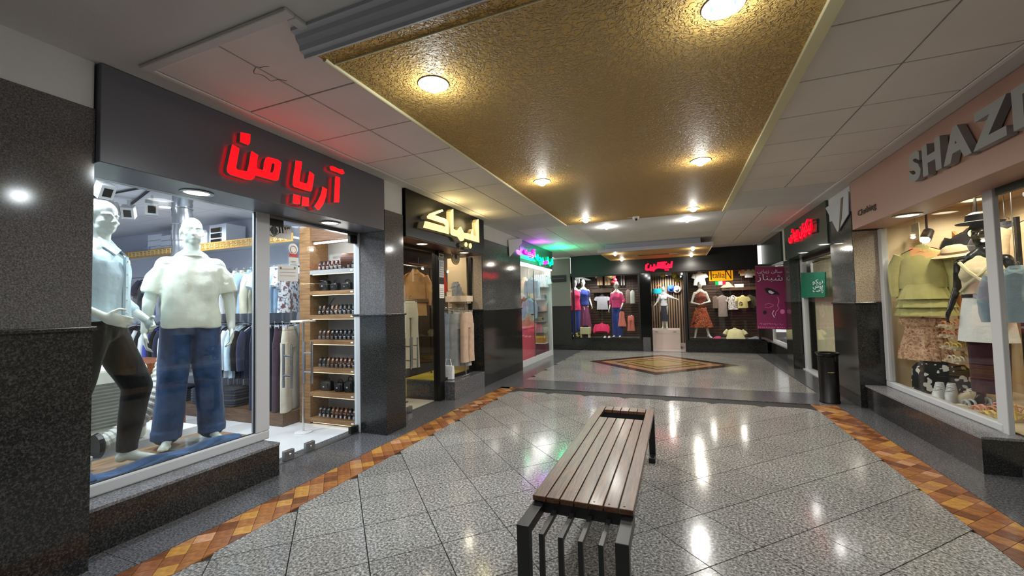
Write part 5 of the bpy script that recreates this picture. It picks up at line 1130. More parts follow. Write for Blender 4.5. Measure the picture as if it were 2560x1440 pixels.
p = at(1505,806,13.9); put(t, p+V((0,0,0)), 0, scale=.62, rot=(-.55,0,0))
t = hang_shirt('shirt', 'charcoal grey top on the right side rail of the left window', taupe, .3, .8, None); place_y(t, 1570, 722, 14.2, 14, .34); cord(t)
t = hang_shirt('shirt', 'pale sage long top at the right edge of the left window', cloth('cloth_sage', (172,178,170)), .3, .85, None); place_y(t, 1581, 724, 14.1, 12, .32); cord(t)
t = hang_trousers('trousers', 'coral trousers hanging at the right edge of the left window', coral, .34, .9, .26); place_y(t, 1577, 786, 14.1, 15, .36); cord(t)
t = hang_shirt('dress', 'short coral dress hung on the arm of the pink blouse mannequin', coral, .30, .85, None, False, True, .05, .45, cat='dress'); place_y(t, 1554, 775, 13.62, 16, .36)
st_ = thing('cream_stool', 'small cream stool with a black top in the left window', 'stool', at(1464,843,13.7)); p = at(1464,842,13.7); z0 = .346
MB().box((p.x-.16,13.58,z0+.13),(p.x+.16,13.86,z0+.36)).build('seat_box', creamb, st_, bevel=.01); MB().lathe([(.10,.36),(.10,.40),(.02,.42)], (p.x,13.72,z0), 16).build('top_cap', black_m, st_)
for sx in (-.13,.13):
    for yy in (13.61,13.83): MB().box((p.x+sx-.02,yy-.02,z0),(p.x+sx+.02,yy+.02,z0+.13)).build('leg', creamb, st_)
ga = thing('gold_garland', 'yellow green artificial flower bunch in the corner of the left window', 'flowers', at(1443,840,13.7)); p = at(1443,838,13.7); r_ = random.Random(5)
for k in range(12): MB().ell((p.x+r_.uniform(-.13,.13),13.7+r_.uniform(-.08,.08),.40+r_.uniform(0,.16)), (.05,.05,.03), 8, 5).build('bloom', mat('bloom_yellow', (196,184,84), .6) if k % 3 else mat('bloom_green', (110,140,60), .6), ga)
for k in range(2):
    p = at(1512+k*3,842,13.55); s_ = thing('white_shoe', 'white shoe on the left window floor, %s of the pair' % ('left','right')[k], 'shoe', (p.x+k*.1,13.55,.346), 'white shoes in the left boutique window'); q = V((p.x+k*.1,13.55,.346))
    MB().loft([ring(q.x, q.z+z, .04*a, .11*b, 14, q.y+dy, 2.2) for z, a, b, dy in ((0,1,1,0),(.03,1.05,1.02,0),(.05,.9,.8,.02),(.08,.6,.35,.06))]).build('upper', white, s_, smooth=True); MB().loft([ring(q.x, q.z+z, .043, .114, 14, q.y, 2.2) for z in (0,.012)]).build('sole', mat('sole_grey', (190,186,180), .6), s_)
rf = thing('red_flowers', 'red artificial flowers above the pink blouse mannequin', 'flowers', at(1535,700,13.9))
for k, (px, py) in enumerate(((1529,688),(1534,692),(1537,700),(1533,705),(1540,707))): MB().ell(at(px,py,13.9), (.07,.05,.06), 8, 6).build('bloom', mat('bloom_red', (206,40,60), .6), rf)
MB().tube([at(1530,682,13.95), at(1536,700,13.92), at(1538,712,13.93)], .01, 5).build('stem', black_m, rf)
# mannequins of the boutique
FEM = dict(elR=(-.22,.03,1.20), wrR=(-.25,-.06,.96), elL=(.22,.03,1.20), wrL=(.26,-.06,.98), knR=(-.075,-.02,.50), anR=(-.075,.0,.10), toeR=(-.10,-.15,.01), knL=(.075,-.03,.50), anL=(.09,-.02,.10), toeL=(.13,-.16,.01))
def fem(label, skin, arms=None, head_on=True, turn=0, group=None):
    p = dict(FEM); p['head'] = head_on; p['turn'] = turn
    if arms: p.update(arms)
    return mannequin(label, p, skin, True, .012, group=group), p
def top_fem(t, p, mm, hem=1.0, wide=1., sl=1.0, amp=.008, name='blouse'):
    mb = MB(); mb.loft([ring(0, z, a*wide, b*wide, 24, 0, 2.3) for z, a, b in ((hem,.165,.125),(1.12,.145,.112),(1.25,.150,.118),(1.36,.160,.135),(1.43,.150,.11),(1.48,.10,.085),(1.52,.065,.065))])
    for s_ in (-1, 1): mb.ell((s_*.072,-.085,1.33), (.080,.066,.080))
    if sl:
        for k, s_ in (('R',-1),('L',1)): sleeve_cones(mb, (s_*.14,0,1.43), p['el'+k], p['wr'+k], .072, .060, sl, .056)
    return fuse(mb, name, mm, t, .011, 6, amp, 8, (1,1,.6))
def skirt(t, mm, z0, z1, r0, r1, nf=9, name='skirt', fold=.06):
    MB().loft([ring(0, z0+(z1-z0)*k/8, r0[0]+(r1[0]-r0[0])*(k/8)**.8, r0[1]+(r1[1]-r0[1])*(k/8)**.8, 60, 0, 2.1, fold*k/8, nf, k*.12) for k in range(9)]).build(name, mm, t, smooth=True)
    MB().loft([ring(0, z, r0[0]*1.02, r0[1]*1.02, 24, 0, 2.1) for z in (z0-.02,z0+.025)]).build('waistband', mm, t, smooth=True)
def jeans_fem(t, p, mm, wide=.085):
    mb = MB(); mb.ell((0,.005,.96), (.175,.125,.12))
    for k, s_ in (('R',-1),('L',1)): K, A = V(p['kn'+k]), V(p['an'+k]); mb.cone((s_*.082,0,.93), K, .100, wide, 14); mb.cone(K, A+V((0,0,.06)), wide, wide*1.05, 14); mb.tube([A+V((0,0,.1)), A+V((0,0,-.06))], wide*1.05, 14)
    fuse(mb, 'jeans', mm, t, .011, 4, .008, 8, (1,1,.5))
def stand(t, px_foot, py_foot, y, px_h, tall=1.85, rz=0):
    """stand a mannequin on a picture point of the plane y, sized so that it spans px_h picture pixels"""
    p = OY(px_foot, py_foot, y); return put(t, p, rz, scale=px_h*SC_(p)/tall)
t, p = fem('pale mannequin in a raspberry blouse and indigo jeans, left window', skin_g, dict(elL=(.24,-.02,1.22), wrL=(.25,-.20,1.04)), turn=-.3)
top_fem(t, p, rose_b, .98, 1.12, 1.3); jeans_fem(t, p, den_w, .10); q = stand(t, 1545, 843, 13.75, 138, rz=-.25)
t, p = fem('mannequin in a cobalt top and plum striped long skirt, left window', skin_g, dict(elL=(.20,.05,1.2))); top_fem(t, p, blue_top, .98, 1.15, .6); skirt(t, pleat, 1.0, .14, (.15,.11), (.26,.22), 14)
stand(t, 1461, 838, 13.95, 140, rz=.2)
t, p = fem('pale mannequin in a hot pink jacket, cut by the left window frame', skin_g); top_fem(t, p, hotpink, .86, 1.1, 1.6, name='jacket'); jeans_fem(t, p, blue_top)
stand(t, 1440, 843, 13.78, 144, rz=.5)
t, p = fem('mannequin in a white top and slate skirt in the boutique doorway', skin_w, dict(elL=(.36,-.05,1.34), wrL=(.56,-.12,1.28), hdL=(.5,-.1,-.5), elR=(-.25,.02,1.22), wrR=(-.36,-.10,1.04)), turn=.3)
top_fem(t, p, white_c, 1.0, 1.0, 1.0, name='top'); skirt(t, skirt_d, 1.02, .34, (.15,.115), (.145,.13), 6, fold=.02)
MB().loft([ring(0, z, .075+.03*(1.62-z)/.2, .08+.02*(1.62-z)/.2, 20, .0, 2.2, .06, 5, z*9) for z in (1.62,1.55,1.48)]).build('scarf', lilac, t, smooth=True)
bxp = thing('lit_plinth', 'pale pink stepped plinth in the boutique doorway', 'plinth', (-.28,14.3,0)); a, b = at(1629,824,14.0), at(1700,824,14.0)
MB().box((a.x,14.0,.004),(b.x,14.9,a.z-.14)).build('lower_step', mat('plinth_pink', (226,206,200), .2), bxp, bevel=.004); MB().box((a.x,14.0,a.z-.135),(b.x,14.9,a.z)).build('upper_step', mat('plinth_pink', (226,206,200), .2), bxp, bevel=.004)
for x_ in (a.x+.1, b.x-.2): MB().box((x_,13.994,a.z-.08),(x_+.09,14.0,a.z-.062)).build('engraved_mark', mat('grey_print', (120,116,112), .8), bxp)
zt = a.z; pp = OY(1662,822,14.3); put(t, (pp.x,14.3,zt), -.1, scale=107*SC_(pp)/1.85)
for px, py, l, mm in ((1678,721,'blue sun hat on the ribbed wall of the boutique door',cloth('hat_blue',(50,96,190))), (1692,723,'white sun hat on the ribbed wall of the boutique door',white_c)):
    p = at(px,py,15.9); t = thing('sun_hat', l, 'hat', p, 'hats on the ribbed wall')
    for nm_, prof in (('brim',[(.20,0),(.205,.01),(.10,.03)]),('crown',[(.11,.02),(.10,.10),(.06,.14),(.002,.15)])):
        o = MB().lathe(prof, (0,0,0), 20).build(nm_, mm, None, smooth=True); o.parent = t
    t.rotation_euler = (PI/2,0,0); t.scale = (.62,.62,.62)
bgc = thing('cyan_bag', 'cyan handbag hanging on the ribbed wall of the boutique door', 'bag', at(1647,724,15.8)); p = at(1647,727,15.8)
MB().loft([ring(p.x, p.z+z, a, .05, 18, 15.8, 3) for z, a in ((-.10,.20),(-.02,.24),(.08,.18))]).build('pouch', mat('cyan_leather', (30,180,200), .4), bgc, smooth=True); MB().tube([(p.x-.14,15.8,p.z+.06),(p.x,15.8,p.z+.24),(p.x+.14,15.8,p.z+.06)], .012, 6).build('strap', mat('rust_strap', (190,80,50), .5), bgc)
for i, (px, py) in enumerate(((1657,684),(1686,685),(1694,697))):
    p = at(px,py,14.9); t = thing('yellow_balloon', 'yellow balloon under the boutique ceiling, %s' % ('left one','right one','lowest one at right')[i], 'balloon', p, 'balloons in the boutique doorway')
    MB().ell(p, (.10,.10,.13)).build('skin', mat('balloon_yellow', (232,206,60), .25), t, smooth=True); MB().cyl(p+V((0,0,-.15)), p+V((0,0,-.125)), .012, 8, r2=.02).build('knot', mat('balloon_yellow', (232,206,60), .25), t); MB().tube([p+V((0,0,.12)), V((p.x,14.9,2.44))], .003, 4).build('string', white, t)
# right window
t, p = fem('mannequin in a rust top and orange floral skirt with bent arms, right window', skin_g, dict(elR=(-.27,.0,1.16), wrR=(-.06,-.22,1.10), hdR=(.7,-.3,.2), elL=(.27,-.02,1.18), wrL=(.07,-.24,1.14), hdL=(-.7,-.3,-.4), knR=(-.12,-.02,.52), anR=(-.19,.0,.12), toeR=(-.23,-.14,.02), knL=(.12,-.03,.52), anL=(.20,-.02,.12), toeL=(.26,-.16,.02)), turn=.2)
top_fem(t, p, rust_top, 1.0, 1.0, 0, name='top'); skirt(t, rust_fl, 1.0, .36, (.145,.11), (.33,.26), 8, fold=.09)
stand(t, 1755, 846, 13.75, 143, rz=.1)
t = hang_shirt('blouse', 'white draped blouse hanging behind the floral skirt mannequin', white_c, .44, .60, 'short', cat='blouse', flare=.1); place_y(t, 1748, 677, 14.2, 24, .44); cord(t)
rsh = thing('upper_shelf', 'brown shelf with hats and boxes, right window', 'shelf', at(1845,722,14.4)); a, b = at(1803,720,14.4), at(1893,724,14.4); MB().box((a.x,14.25,b.z),(b.x,14.59,a.z)).build('board', plank, rsh)
MB().box((a.x+.2,14.5,b.z-.07),(a.x+.24,14.59,b.z)).build('bracket', black_m, rsh)
p = at(1819,718,14.4); th = thing('cone_hat', 'woven conical hat on the right window shelf', 'hat', (p.x,14.42,a.z)); MB().lathe([(.20,0),(.205,.008),(.13,.09),(.06,.17),(.002,.19)], (p.x,14.42,a.z), 20).build('crown', beige_w, th, smooth=True); MB().lathe([(.15,.068),(.14,.08)], (p.x,14.42,a.z), 20, cap=False).build('band', brown_c, th)
for i, px in enumerate((1842,1853)):
    p = at(px,718,14.4); t = thing('white_carton', 'small white carton on the right window shelf, %s' % ('left one','right one')[i], 'box', (p.x,14.4,a.z), 'white cartons on the right window shelf'); MB().box((p.x-.06,14.34,a.z+.001),(p.x+.06,14.46,a.z+.10)).build('carton', white, t, bevel=.004); MB().box((p.x-.063,14.337,a.z+.075),(p.x+.063,14.463,a.z+.103)).build('lid', white, t)
for i, (px, w_, mm, l) in enumerate(((1857,14,beige_w,'beige'),(1871,18,white_c,'white'),(1882,14,ivory,'ivory'))):
    t = hang_shirt('shirt', '%s top hanging above the right window shelf' % l, mm, .36, .42, 'short', group='tops above the right window shelf'); place_y(t, px, 672, 14.3, w_, .40); cord(t)
for px, py, w_, mm, l, nm_, sl, L_ in ((1789,738,15,taupe,'taupe long jacket left of the row in the right window','jacket',None,.9),(1805,736,20,cloth('cloth_mauve_grey',(140,126,122)),'mauve grey jumpsuit on a white hanger in the right window','jumpsuit','short',1.15),(1832,736,23,blotch('striped_print',[(210,206,204),(96,92,96),(222,218,214),(170,164,164)],10),'grey and white printed shirt in the middle of the right window row','shirt','short',.66),(1856,736,22,lemon,'pale yellow shirt with a black floral motif in the right window row','shirt','short',.62),(1874,735,20,olive_d,'dark olive shirt at the right end of the right window row','shirt','long',.7)):
    t = hang_shirt(nm_, l, mm, .44, L_, sl, cat=nm_, hcol=white if px == 1805 else None, seed=px); place_y(t, px, py, 14.35 if px != 1856 else 14.25, w_, .44); cord(t)
    if px == 1856: MB().ell((-.10,-.06,-.46), (.09,.012,.10), 12, 6).build('motif', blotch('black_flower', [(30,28,28),(206,196,134),(40,38,36)], 24), t, local=True)
t = hang_shirt('blouse', 'butter yellow blouse spread on the right window floor', creamb, .60, .50, 'short', True, False, .10, cat='blouse', flare=.1); put(t, at(1836,818,13.85), 0, scale=.72, rot=(-.5,0,0))
for px0, px1, l, mm in ((1783,1802,'crumpled raspberry cloth on the right window floor',rose_b), (1868,1905,'crumpled grey cloth at the right of the right window floor',col['grey'])):
    a, b = at(px0,846,13.6), at(px1,846,13.6); t = thing('folded_cloth', l, 'cloth', ((a.x+b.x)/2,13.6,.346)); mb = MB(); mb.ell(((a.x+b.x)/2,13.6,.37), ((b.x-a.x)/2,.14,.05)); mb.ell(((a.x+b.x)/2+.05,13.62,.39), ((b.x-a.x)/3,.1,.05)); fuse(mb, 'cloth_body', mm, t, .02, 2, .02, 9)
isg = thing('hanging_sign', 'amber lit sign lettered ItaliaN hanging in the right window', 'sign', at(1802,687,13.42)); a, b = at(1772,674,13.42), at(1833,701,13.42)
MB().box((a.x,13.42,b.z),(b.x,13.46,a.z)).build('sign_board', mat('amber_sign', (255,178,20), .4, emit=(255,165,0), es=.75), isg, bevel=.02, seg=4)
for nm_, s_, u0, u1, z0, z1 in (('letter','I',.06,.11,.12,.90),('letters','talia',.13,.66,.25,.72),('letter','N',.68,.93,.14,1.0)):
    write(s_, nm_, mat('brown_letter', (70,30,16), .6), isg, (a.x+(b.x-a.x)*u0,13.418,b.z+(a.z-b.z)*z0), (a.x+(b.x-a.x)*u1,13.418,b.z+(a.z-b.z)*z0), (0,0,(a.z-b.z)*(z1-z0)), 0, .006)
for dx in (.08,.5): MB().tube([(a.x+dx,13.44,a.z),(a.x+dx,13.44,2.42)], .004, 4).build('wire', steel, isg)
flg = thing('tricolour_light', 'green, white and red lit bar under the amber sign', 'light', at(1804,705,13.44)); xs = [at(x_,705,13.44).x for x_ in (1788,1796,1806,1814)]; z1, z0 = at(1800,703,13.44).z, at(1800,712,13.44).z
for i, (n_, c_) in enumerate((('green',(0,190,90)),('white',(240,240,236)),('red',(220,40,80)))): MB().box((xs[i],13.43,z0),(xs[i+1],13.445,z1)).build('lit_panel', mat('lit_'+n_, c_, .4, emit=c_, es=.9), flg)
# ---------------------------------------------------------------- right side, far: banner, green shop, grazing window
bn_ = thing('hanging_banner', 'plum banner with a face drawing beside the green shop', 'banner', (2.02,10.95,.8)); yb = 10.98
bc = [OY(1888,665,yb), OY(1966,667,yb), OY(1968,824,yb), OY(1893,822,yb)]
MB().prism(bc, (0,.012,0)).build('sheet', mat('banner_plum', (134,36,86), .5), bn_)
bw = mat('banner_white', (226,214,222), .6); bk = mat('banner_black', (26,14,22), .6); bp_ = mat('banner_pink', (226,120,180), .6)
yf = yb-.001
write('سالن زیبایی', 'line_of_text', bw, bn_, OY(1893,684,yf), OY(1955,685,yf), (0,0,.10), 0, .003, fa=True)
write('شبناز', 'headline', bk, bn_, OY(1892,706,yf), OY(1958,708,yf), (0,0,.20), .03, .002, fa=True); write('شبناز', 'headline', bw, bn_, OY(1893,705,yf-.003), OY(1957,707,yf-.003), (0,0,.19), .0, .003, fa=True)
write('۰۹۱۵۳۹۶۹۸۹۸', 'phone_number', bp_, bn_, OY(1897,812,yf), OY(1961,814,yf), (0,0,.045), 0, .003); write('Instagram', 'small_text', bp_, bn_, OY(1896,821,yf), OY(1962,822,yf), (0,0,.05), 0, .003)
def ln(pts, m_, r, nm_): MB().tube([OY(a,b,yf-.002) for a, b in pts], r, 5).build(nm_, m_, bn_)
MB().prism([OY(a,b,yf-.001) for a, b in ((1911,722),(1918,719),(1930,722),(1945,730),(1950,738),(1940,736),(1925,737),(1916,731))], (0,-.003,0)).build('brow_shape', bk, bn_)
MB().prism([OY(a,b,yf-.005) for a, b in ((1920,727),(1926,726),(1936,732),(1930,735),(1923,733))], (0,-.003,0)).build('eye_shape', bw, bn_)
ln([(1944,742),(1948,752),(1944,764),(1948,772),(1940,780),(1938,790)], bp_, .008, 'face_line'); ln([(1912,762),(1922,758),(1934,762)], bp_, .006, 'lip_line'); ln([(1912,768),(1922,770),(1934,764)], bp_, .006, 'lip_line'); ln([(1935,776),(1931,784),(1936,794)], bw, .008, 'neck_line')
MB().prism([OY(1912+5*math.cos(q*PI/6),781+5*math.sin(q*PI/6),yf-.001) for q in range(12)], (0,-.003,0)).build('dark_dot', bk, bn_); MB().prism([OY(1956+6*math.cos(q*PI/6),779+6*math.sin(q*PI/6),yf-.001) for q in range(12)], (0,-.003,0)).build('pale_dot', bp_, bn_)
MB().tube([bc[0]+V((0,.005,.0)), bc[1]+V((.0,.005,.0))], .012, 6).build('top_rod', steel, bn_)
w6 = setting('window_6')
MB().box((2.44,11.05,.33),(2.50,13.28,.40)).build('bottom_rail', pvc, w6, bevel=.006); MB().box((2.44,11.06,.40),(2.50,11.16,2.36)).build('jamb', pvc, w6); MB().box((2.44,13.2,.40),(2.50,13.28,2.36)).build('jamb', pvc, w6)
MB().box((2.466,11.16,.40),(2.474,13.2,2.36)).build('pane', GL, w6); MB().box((2.38,11.03,.31),(2.60,13.3,.335)).build('sill_slab', g_sill, w6)
downlight((2.42,12.3,2.358), .06, 9, (1,.9,.75), glow_y, False, 'warm downlight above the window behind the plum banner', None)
tag(MB().box((2.50,11.02,2.36),(2.90,13.3,2.40)).build('ceiling', mat('warm_wall', (214,196,160), .7)), kind='structure')
# green shop front
gs = thing('shop_sign', 'dark green fascia with red neon Persian lettering, right wall', 'sign', (2.4,9.2,2.35))
MB().box((2.252,7.87,2.35),(2.62,10.60,3.046)).build('fascia_board', mat('bottle_green_panel', (62,78,70), .22), gs)
redn = mat('neon_red', (255,20,50), .4, emit=(255,0,40), es=1.0)
MB_ = [('ن',2036,2046,583,574),('یکوتن',1999,2036,0,0)]
XR = 2.236
def wr_(s_, nm_, m_, a, b, h, bold=.02, d=.03): write(s_, nm_, m_, gs, OX(*a, XR), OX(*b, XR), (0,0,h), bold, d, fa=True)
wr_('نیکوتن', 'neon_word', redn, (2003,598), (2033,585), .30); wr_('پوش', 'neon_word', redn, (1976,613), (1999,603), .30)
MB().tube([OX(2030,552,2.245), OX(2044,548,2.245), OX(2044,580,2.245), OX(2030,583,2.245)], .016, 4).build('neon_frame', black_m, gs); MB().tube([OX(2028,560,2.245), OX(2044,556,2.245)], .012, 4).build('neon_frame', black_m, gs); MB().tube([OX(1981,574,2.245), OX(1992,571,2.245)], .014, 4).build('neon_frame', black_m, gs)
for (px, py), l in (((2008,631),'far'),((2060,610),'near')): downlight(OZ(px,py,2.347), .07, L_SOFFIT*.8, (1,.97,.92), glow_w, False, '%s downlight under the green fascia above the white door' % l, 'downlights of the green shop')
d4 = setting('door_4'); X4 = 2.52
MB().box((X4-.04,7.88,0),(X4+.04,8.02,2.35)).build('jamb', pvc, d4, bevel=.005); MB().box((X4-.04,10.30,0),(X4+.04,10.46,2.35)).build('jamb', pvc, d4, bevel=.005)
MB().box((X4-.03,7.88,2.27),(X4+.03,10.46,2.35)).build('head_rail', black_m, d4); MB().box((X4-.005,8.02,.01),(X4+.005,8.9,2.27)).build('glass_leaf', GL, d4); MB().box((X4-.005,8.91,.01),(X4+.005,10.30,2.27)).build('glass_leaf', GL, d4)
MB().box((2.44,7.88,0),(2.62,10.46,.02)).build('threshold', pvc, d4)
cu = thing('cream_curtain', 'cream pleated curtain behind the white framed glass door', 'curtain', (2.72,9.2,0)); cu_m = cloth('curtain_cream', (222,210,178), .06)
mb = MB(); mb.sheet(lambda u, v: (2.70+.03*math.sin(u*70)+.012*math.sin(u*23), 7.95+u*2.4, .03+v*2.2), 150, 4, thick=(.01,0,0)); mb.build('drape', cu_m, cu, smooth=True); MB().tube([(2.70,7.9,2.25),(2.70,10.4,2.25)], .015, 6).build('rod', steel, cu)
tag(MB().box((3.2,7.5,0),(3.25,10.9,2.4)).build('wall_rear', mat('warm_wall', (214,196,160), .7)), kind='structure'); tag(MB().box((2.55,7.86,2.36),(3.2,10.9,2.42)).build('ceiling', white), kind='structure')
tg = thing('lamp_tube', 'warm lamp inside the green shop behind the curtain', 'lamp', (3.0,9.2,2.3)); MB().tube([(3.0,8.2,2.32),(3.0,10.2,2.32)], .02, 8).build('tube', glow_y, tg); MB().box((2.97,8.15,2.335),(3.03,10.25,2.36)).build('holder', white, tg); lamp(tg, 'POINT', (3.0,9.2,2.2), 18, (1,.92,.75), .2)
gg = thing('green_sign', 'square green sign with white Persian words on the glass door', 'sign', (2.46,9.0,1.9)); ga_ = [OX(2002,682,2.44), OX(2062,680,2.44), OX(2062,743,2.44), OX(2003,744,2.44)]
MB().prism(ga_, (.02,0,0)).build('panel', mat('sign_green', (0,112,84), .35), gg)
for s_, x0, x1, y_ in (('نیکو',2032,2058,712), ('پوش',2033,2058,724), ('راحت',2033,2059,733)): write(s_, 'word', white, gg, OX(x0,y_,2.436), OX(x1,y_,2.436), (0,0,.10), .0, .004, fa=True)
for yy in (.3,.7): MB().box((2.455,ga_[1].y+(ga_[0].y-ga_[1].y)*yy,1.8),(2.515,ga_[1].y+(ga_[0].y-ga_[1].y)*yy+.04,1.84)).build('standoff', chrome, gg)

# ---------------------------------------------------------------- right side, near: pink shop front
pk_m = mat('dusty_pink_panel', (178,136,122), .42)
ps = thing('shop_sign', 'dusty pink fascia with grey block capitals, right wall', 'sign', (2.4,4.5,2.4))
MB().box((2.236,1.8,2.405),(2.62,6.82,3.046)).build('fascia_board', pk_m, ps, bevel=.003)
cap = mat('grey_capital', (150,150,148), .5)
def caps(s_, a, b, h): write(s_, 'letter', cap, ps, (2.225,a,2.60), (2.225,b,2.60), (0,0,h), .05, .055)
y0_ = OX(2276,440,2.17).y
YL = [5.18,4.97,4.935,4.65,4.62,4.26,4.24,3.87,3.83,3.48]
for i, ch in enumerate('SHAZD'): caps(ch, YL[i*2], YL[i*2+1], .285)
write('Clothing', 'small_lettering', mat('small_letter_brown', (76,62,50), .6), ps, OX(2146,546,2.23), OX(2190,525,2.23), (0,0,.10), 0, .006)
for (px, py), l in (((2268,538),'over the olive blouse'),): downlight(OZ(px,py,2.402), .10, L_SOFFIT*1.3, (1,.92,.74), glow_y, False, 'large warm downlight under the pink fascia '+l, None)
X5 = 2.585
w7 = setting('window_7')
MB().box((2.33,4.70,0),(3.6,6.74,.288)).build('plinth_cladding', g_dark, w7); MB().box((2.322,4.69,.288),(2.66,6.97,.312)).build('sill_slab', g_sill, w7, bevel=.003)
MB().box((2.34,6.74,0),(2.6,6.97,.288)).build('plinth_end', g_dark, w7)
MB().box((X5-.035,4.86,.312),(X5+.035,6.97,.385)).build('bottom_rail', pvc, w7, bevel=.012); MB().box((X5-.035,6.87,.385),(X5+.035,6.97,2.405)).build('jamb', pvc, w7, bevel=.008); MB().box((X5-.03,4.80,.0),(X5+.012,4.93,2.42)).build('jamb', pvc, w7, bevel=.006)
MB().box((X5-.004,4.92,.385),(X5+.004,6.87,2.405)).build('pane', GL, w7)
d5 = setting('door_5')
MB().box((X5-.02,2.6,.0),(X5+.02,4.70,.07)).build('bottom_rail', steel, d5); MB().box((X5-.02,2.6,2.34),(X5+.02,4.78,2.405)).build('head_rail', mat('dark_steel', (60,58,56), .4, .7), d5)
MB().box((X5-.005,2.6,.07),(X5+.005,4.765,2.34)).build('glass_leaf', GL, d5); MB().box((X5-.03,3.2,1.22),(X5-.01,4.6,1.235)).build('push_bar', steel, d5)
for a, b, n_, mm in (((3.75,2.4,0),(3.8,6.97,2.7),'wall_rear',mat('pink_shop_wall',(202,180,148),.6)), ((2.62,6.95,.0),(3.75,7.0,2.7),'wall_side',mat('pink_shop_wall',(202,180,148),.6)), ((2.62,2.4,2.62),(3.75,6.97,2.66),'ceiling',mat('pink_shop_ceiling',(160,128,92),.6)), ((2.62,4.72,.288),(3.75,6.95,.312),'floor',mat('display_board',(206,190,164),.3)), ((2.62,2.4,-.012),(3.75,4.72,.004),'floor',mat('pale_tile',(206,196,182),.25))): tag(MB().box(a, b).build(n_, mm), kind='structure')
dc = thing('door_curtain', 'beige grey pleated curtain behind the right hand glass door', 'curtain', (3.2,3.6,0))
mb = MB(); mb.sheet(lambda u, v: (3.2+.035*math.sin(u*62)+.015*math.sin(u*27), 2.5+u*2.3, .03+v*2.42), 150, 4, thick=(.01,0,0)); mb.build('drape', cloth('curtain_sand', (176,166,140), .06), dc, smooth=True); MB().tube([(3.2,2.45,2.46),(3.2,4.82,2.46)], .015, 6).build('rod', steel, dc)
lampy = mat('lamp_panel_warm', (255,245,200), .4, emit=(255,236,170), es=2.2)
for (x, y, wt, l) in ((2.95,5.9,30,'in front of the olive blouse'),(3.3,6.5,20,'in the rear corner'),(3.1,5.2,26,'over the black mannequin')): downlight((x,y,2.62), .12, wt*2.6, (1,.90,.68), lampy, False, 'broad warm ceiling lamp in the pink shop window '+l, 'ceiling lamps of the pink shop window')
olive = cloth('cloth_pistachio', (176,170,112), .08); floral_p = blotch('floral_peach', [(150,104,80),(206,164,130),(226,190,158),(190,140,110)], 22); blk_fl = blotch('black_floral', [(18,18,20),(20,20,22),(22,22,24),(18,18,20),(24,22,22),(210,206,200)], 16, detail=1)
# olive blouse with tiered peplum on a hanger
p = OX(2303,604,2.85); k = SC_(p)
t = hang_shirt('blouse', 'pistachio blouse with tiered frill hem in the pink shop window', olive, .44, .50, 'long', True, True, .09, seed=9, cat='blouse')
for j, (z0, z1, r0, r1) in enumerate(((-.52,-.70,.185,.26),(-.68,-.80,.235,.275),(-.78,-.90,.25,.285))):
    MB().loft([ring(0, z0+(z1-z0)*q/4, r0+(r1-r0)*q/4, .10+.05*q/4, 72, 0, 2.2, .05*q/4, 17, j) for q in range(5)]).build('frill_tier', olive, t, smooth=True)
MB().loft([ring(0, z, .19, .098, 30, 0, 2.2) for z in (-.50,-.54)]).build('waist_seam', olive, t, smooth=True)
put(t, p, math.radians(-38), scale=1.02)
cardt = thing('hanging_card', 'blank pale card hanging above the pistachio blouse', 'card', OX(2290,578,2.85)); a, b = OX(2280,562,2.85), OX(2301,597,2.85)
MB().box((2.84,a.y,b.z),(2.85,b.y,a.z)).build('card', mat('pale_card', (236,228,196), .5), cardt); MB().tube([(2.845,(a.y+b.y)/2,a.z),(2.845,(a.y+b.y)/2,2.62)], .003, 4).build('string', steel, cardt)
p = OX(2308,800,2.85)
t = thing('frilled_dress', 'peach floral strapless frilled dress under the pistachio blouse', 'dress', (0,0,0))
MB().loft([ring(0, z, a, b, 72, 0, 2.2, f, 15, z*4) for z, a, b, f in ((0,.215,.10,.06),(-.06,.205,.095,.02),(-.09,.195,.09,.0),(-.20,.205,.095,.02),(-.32,.235,.11,.05),(-.46,.265,.125,.08),(-.55,.27,.13,.09))]).build('body', floral_p, t, smooth=True)
MB().loft([ring(0, z, a, b, 72, 0, 2.2, f, 17, 0) for z, a, b, f in ((.03,.23,.12,.07),(-.03,.235,.122,.10),(-.085,.205,.10,.03))]).build('frill', floral_p, t, smooth=True)
MB().tube([(0,0,.72),(0,0,-.02)], .004, 5).build('hang_cord', steel, t); hanger_part(t, .34); t.children[-1].location = (0,0,.10)
put(t, p, math.radians(-34), scale=.90)
t = thing('folded_skirt', 'black floral skirt standing folded behind the white sneakers', 'skirt', (0,0,0)); MB().loft([ring(0, z, a, b, 40, 0, 3, .03, 9, z*7) for z, a, b in ((0,.26,.10),(.15,.265,.11),(.30,.25,.10),(.36,.20,.08))]).build('fold', blk_fl, t, smooth=True); MB().loft([ring(0, z, .19, .075, 30, 0, 2.5) for z in (.355,.385)]).build('waistband', mat('black_cloth', (20,20,22), .8), t)
put(t, (2.93,6.55,.313), math.radians(-40), scale=1.0)
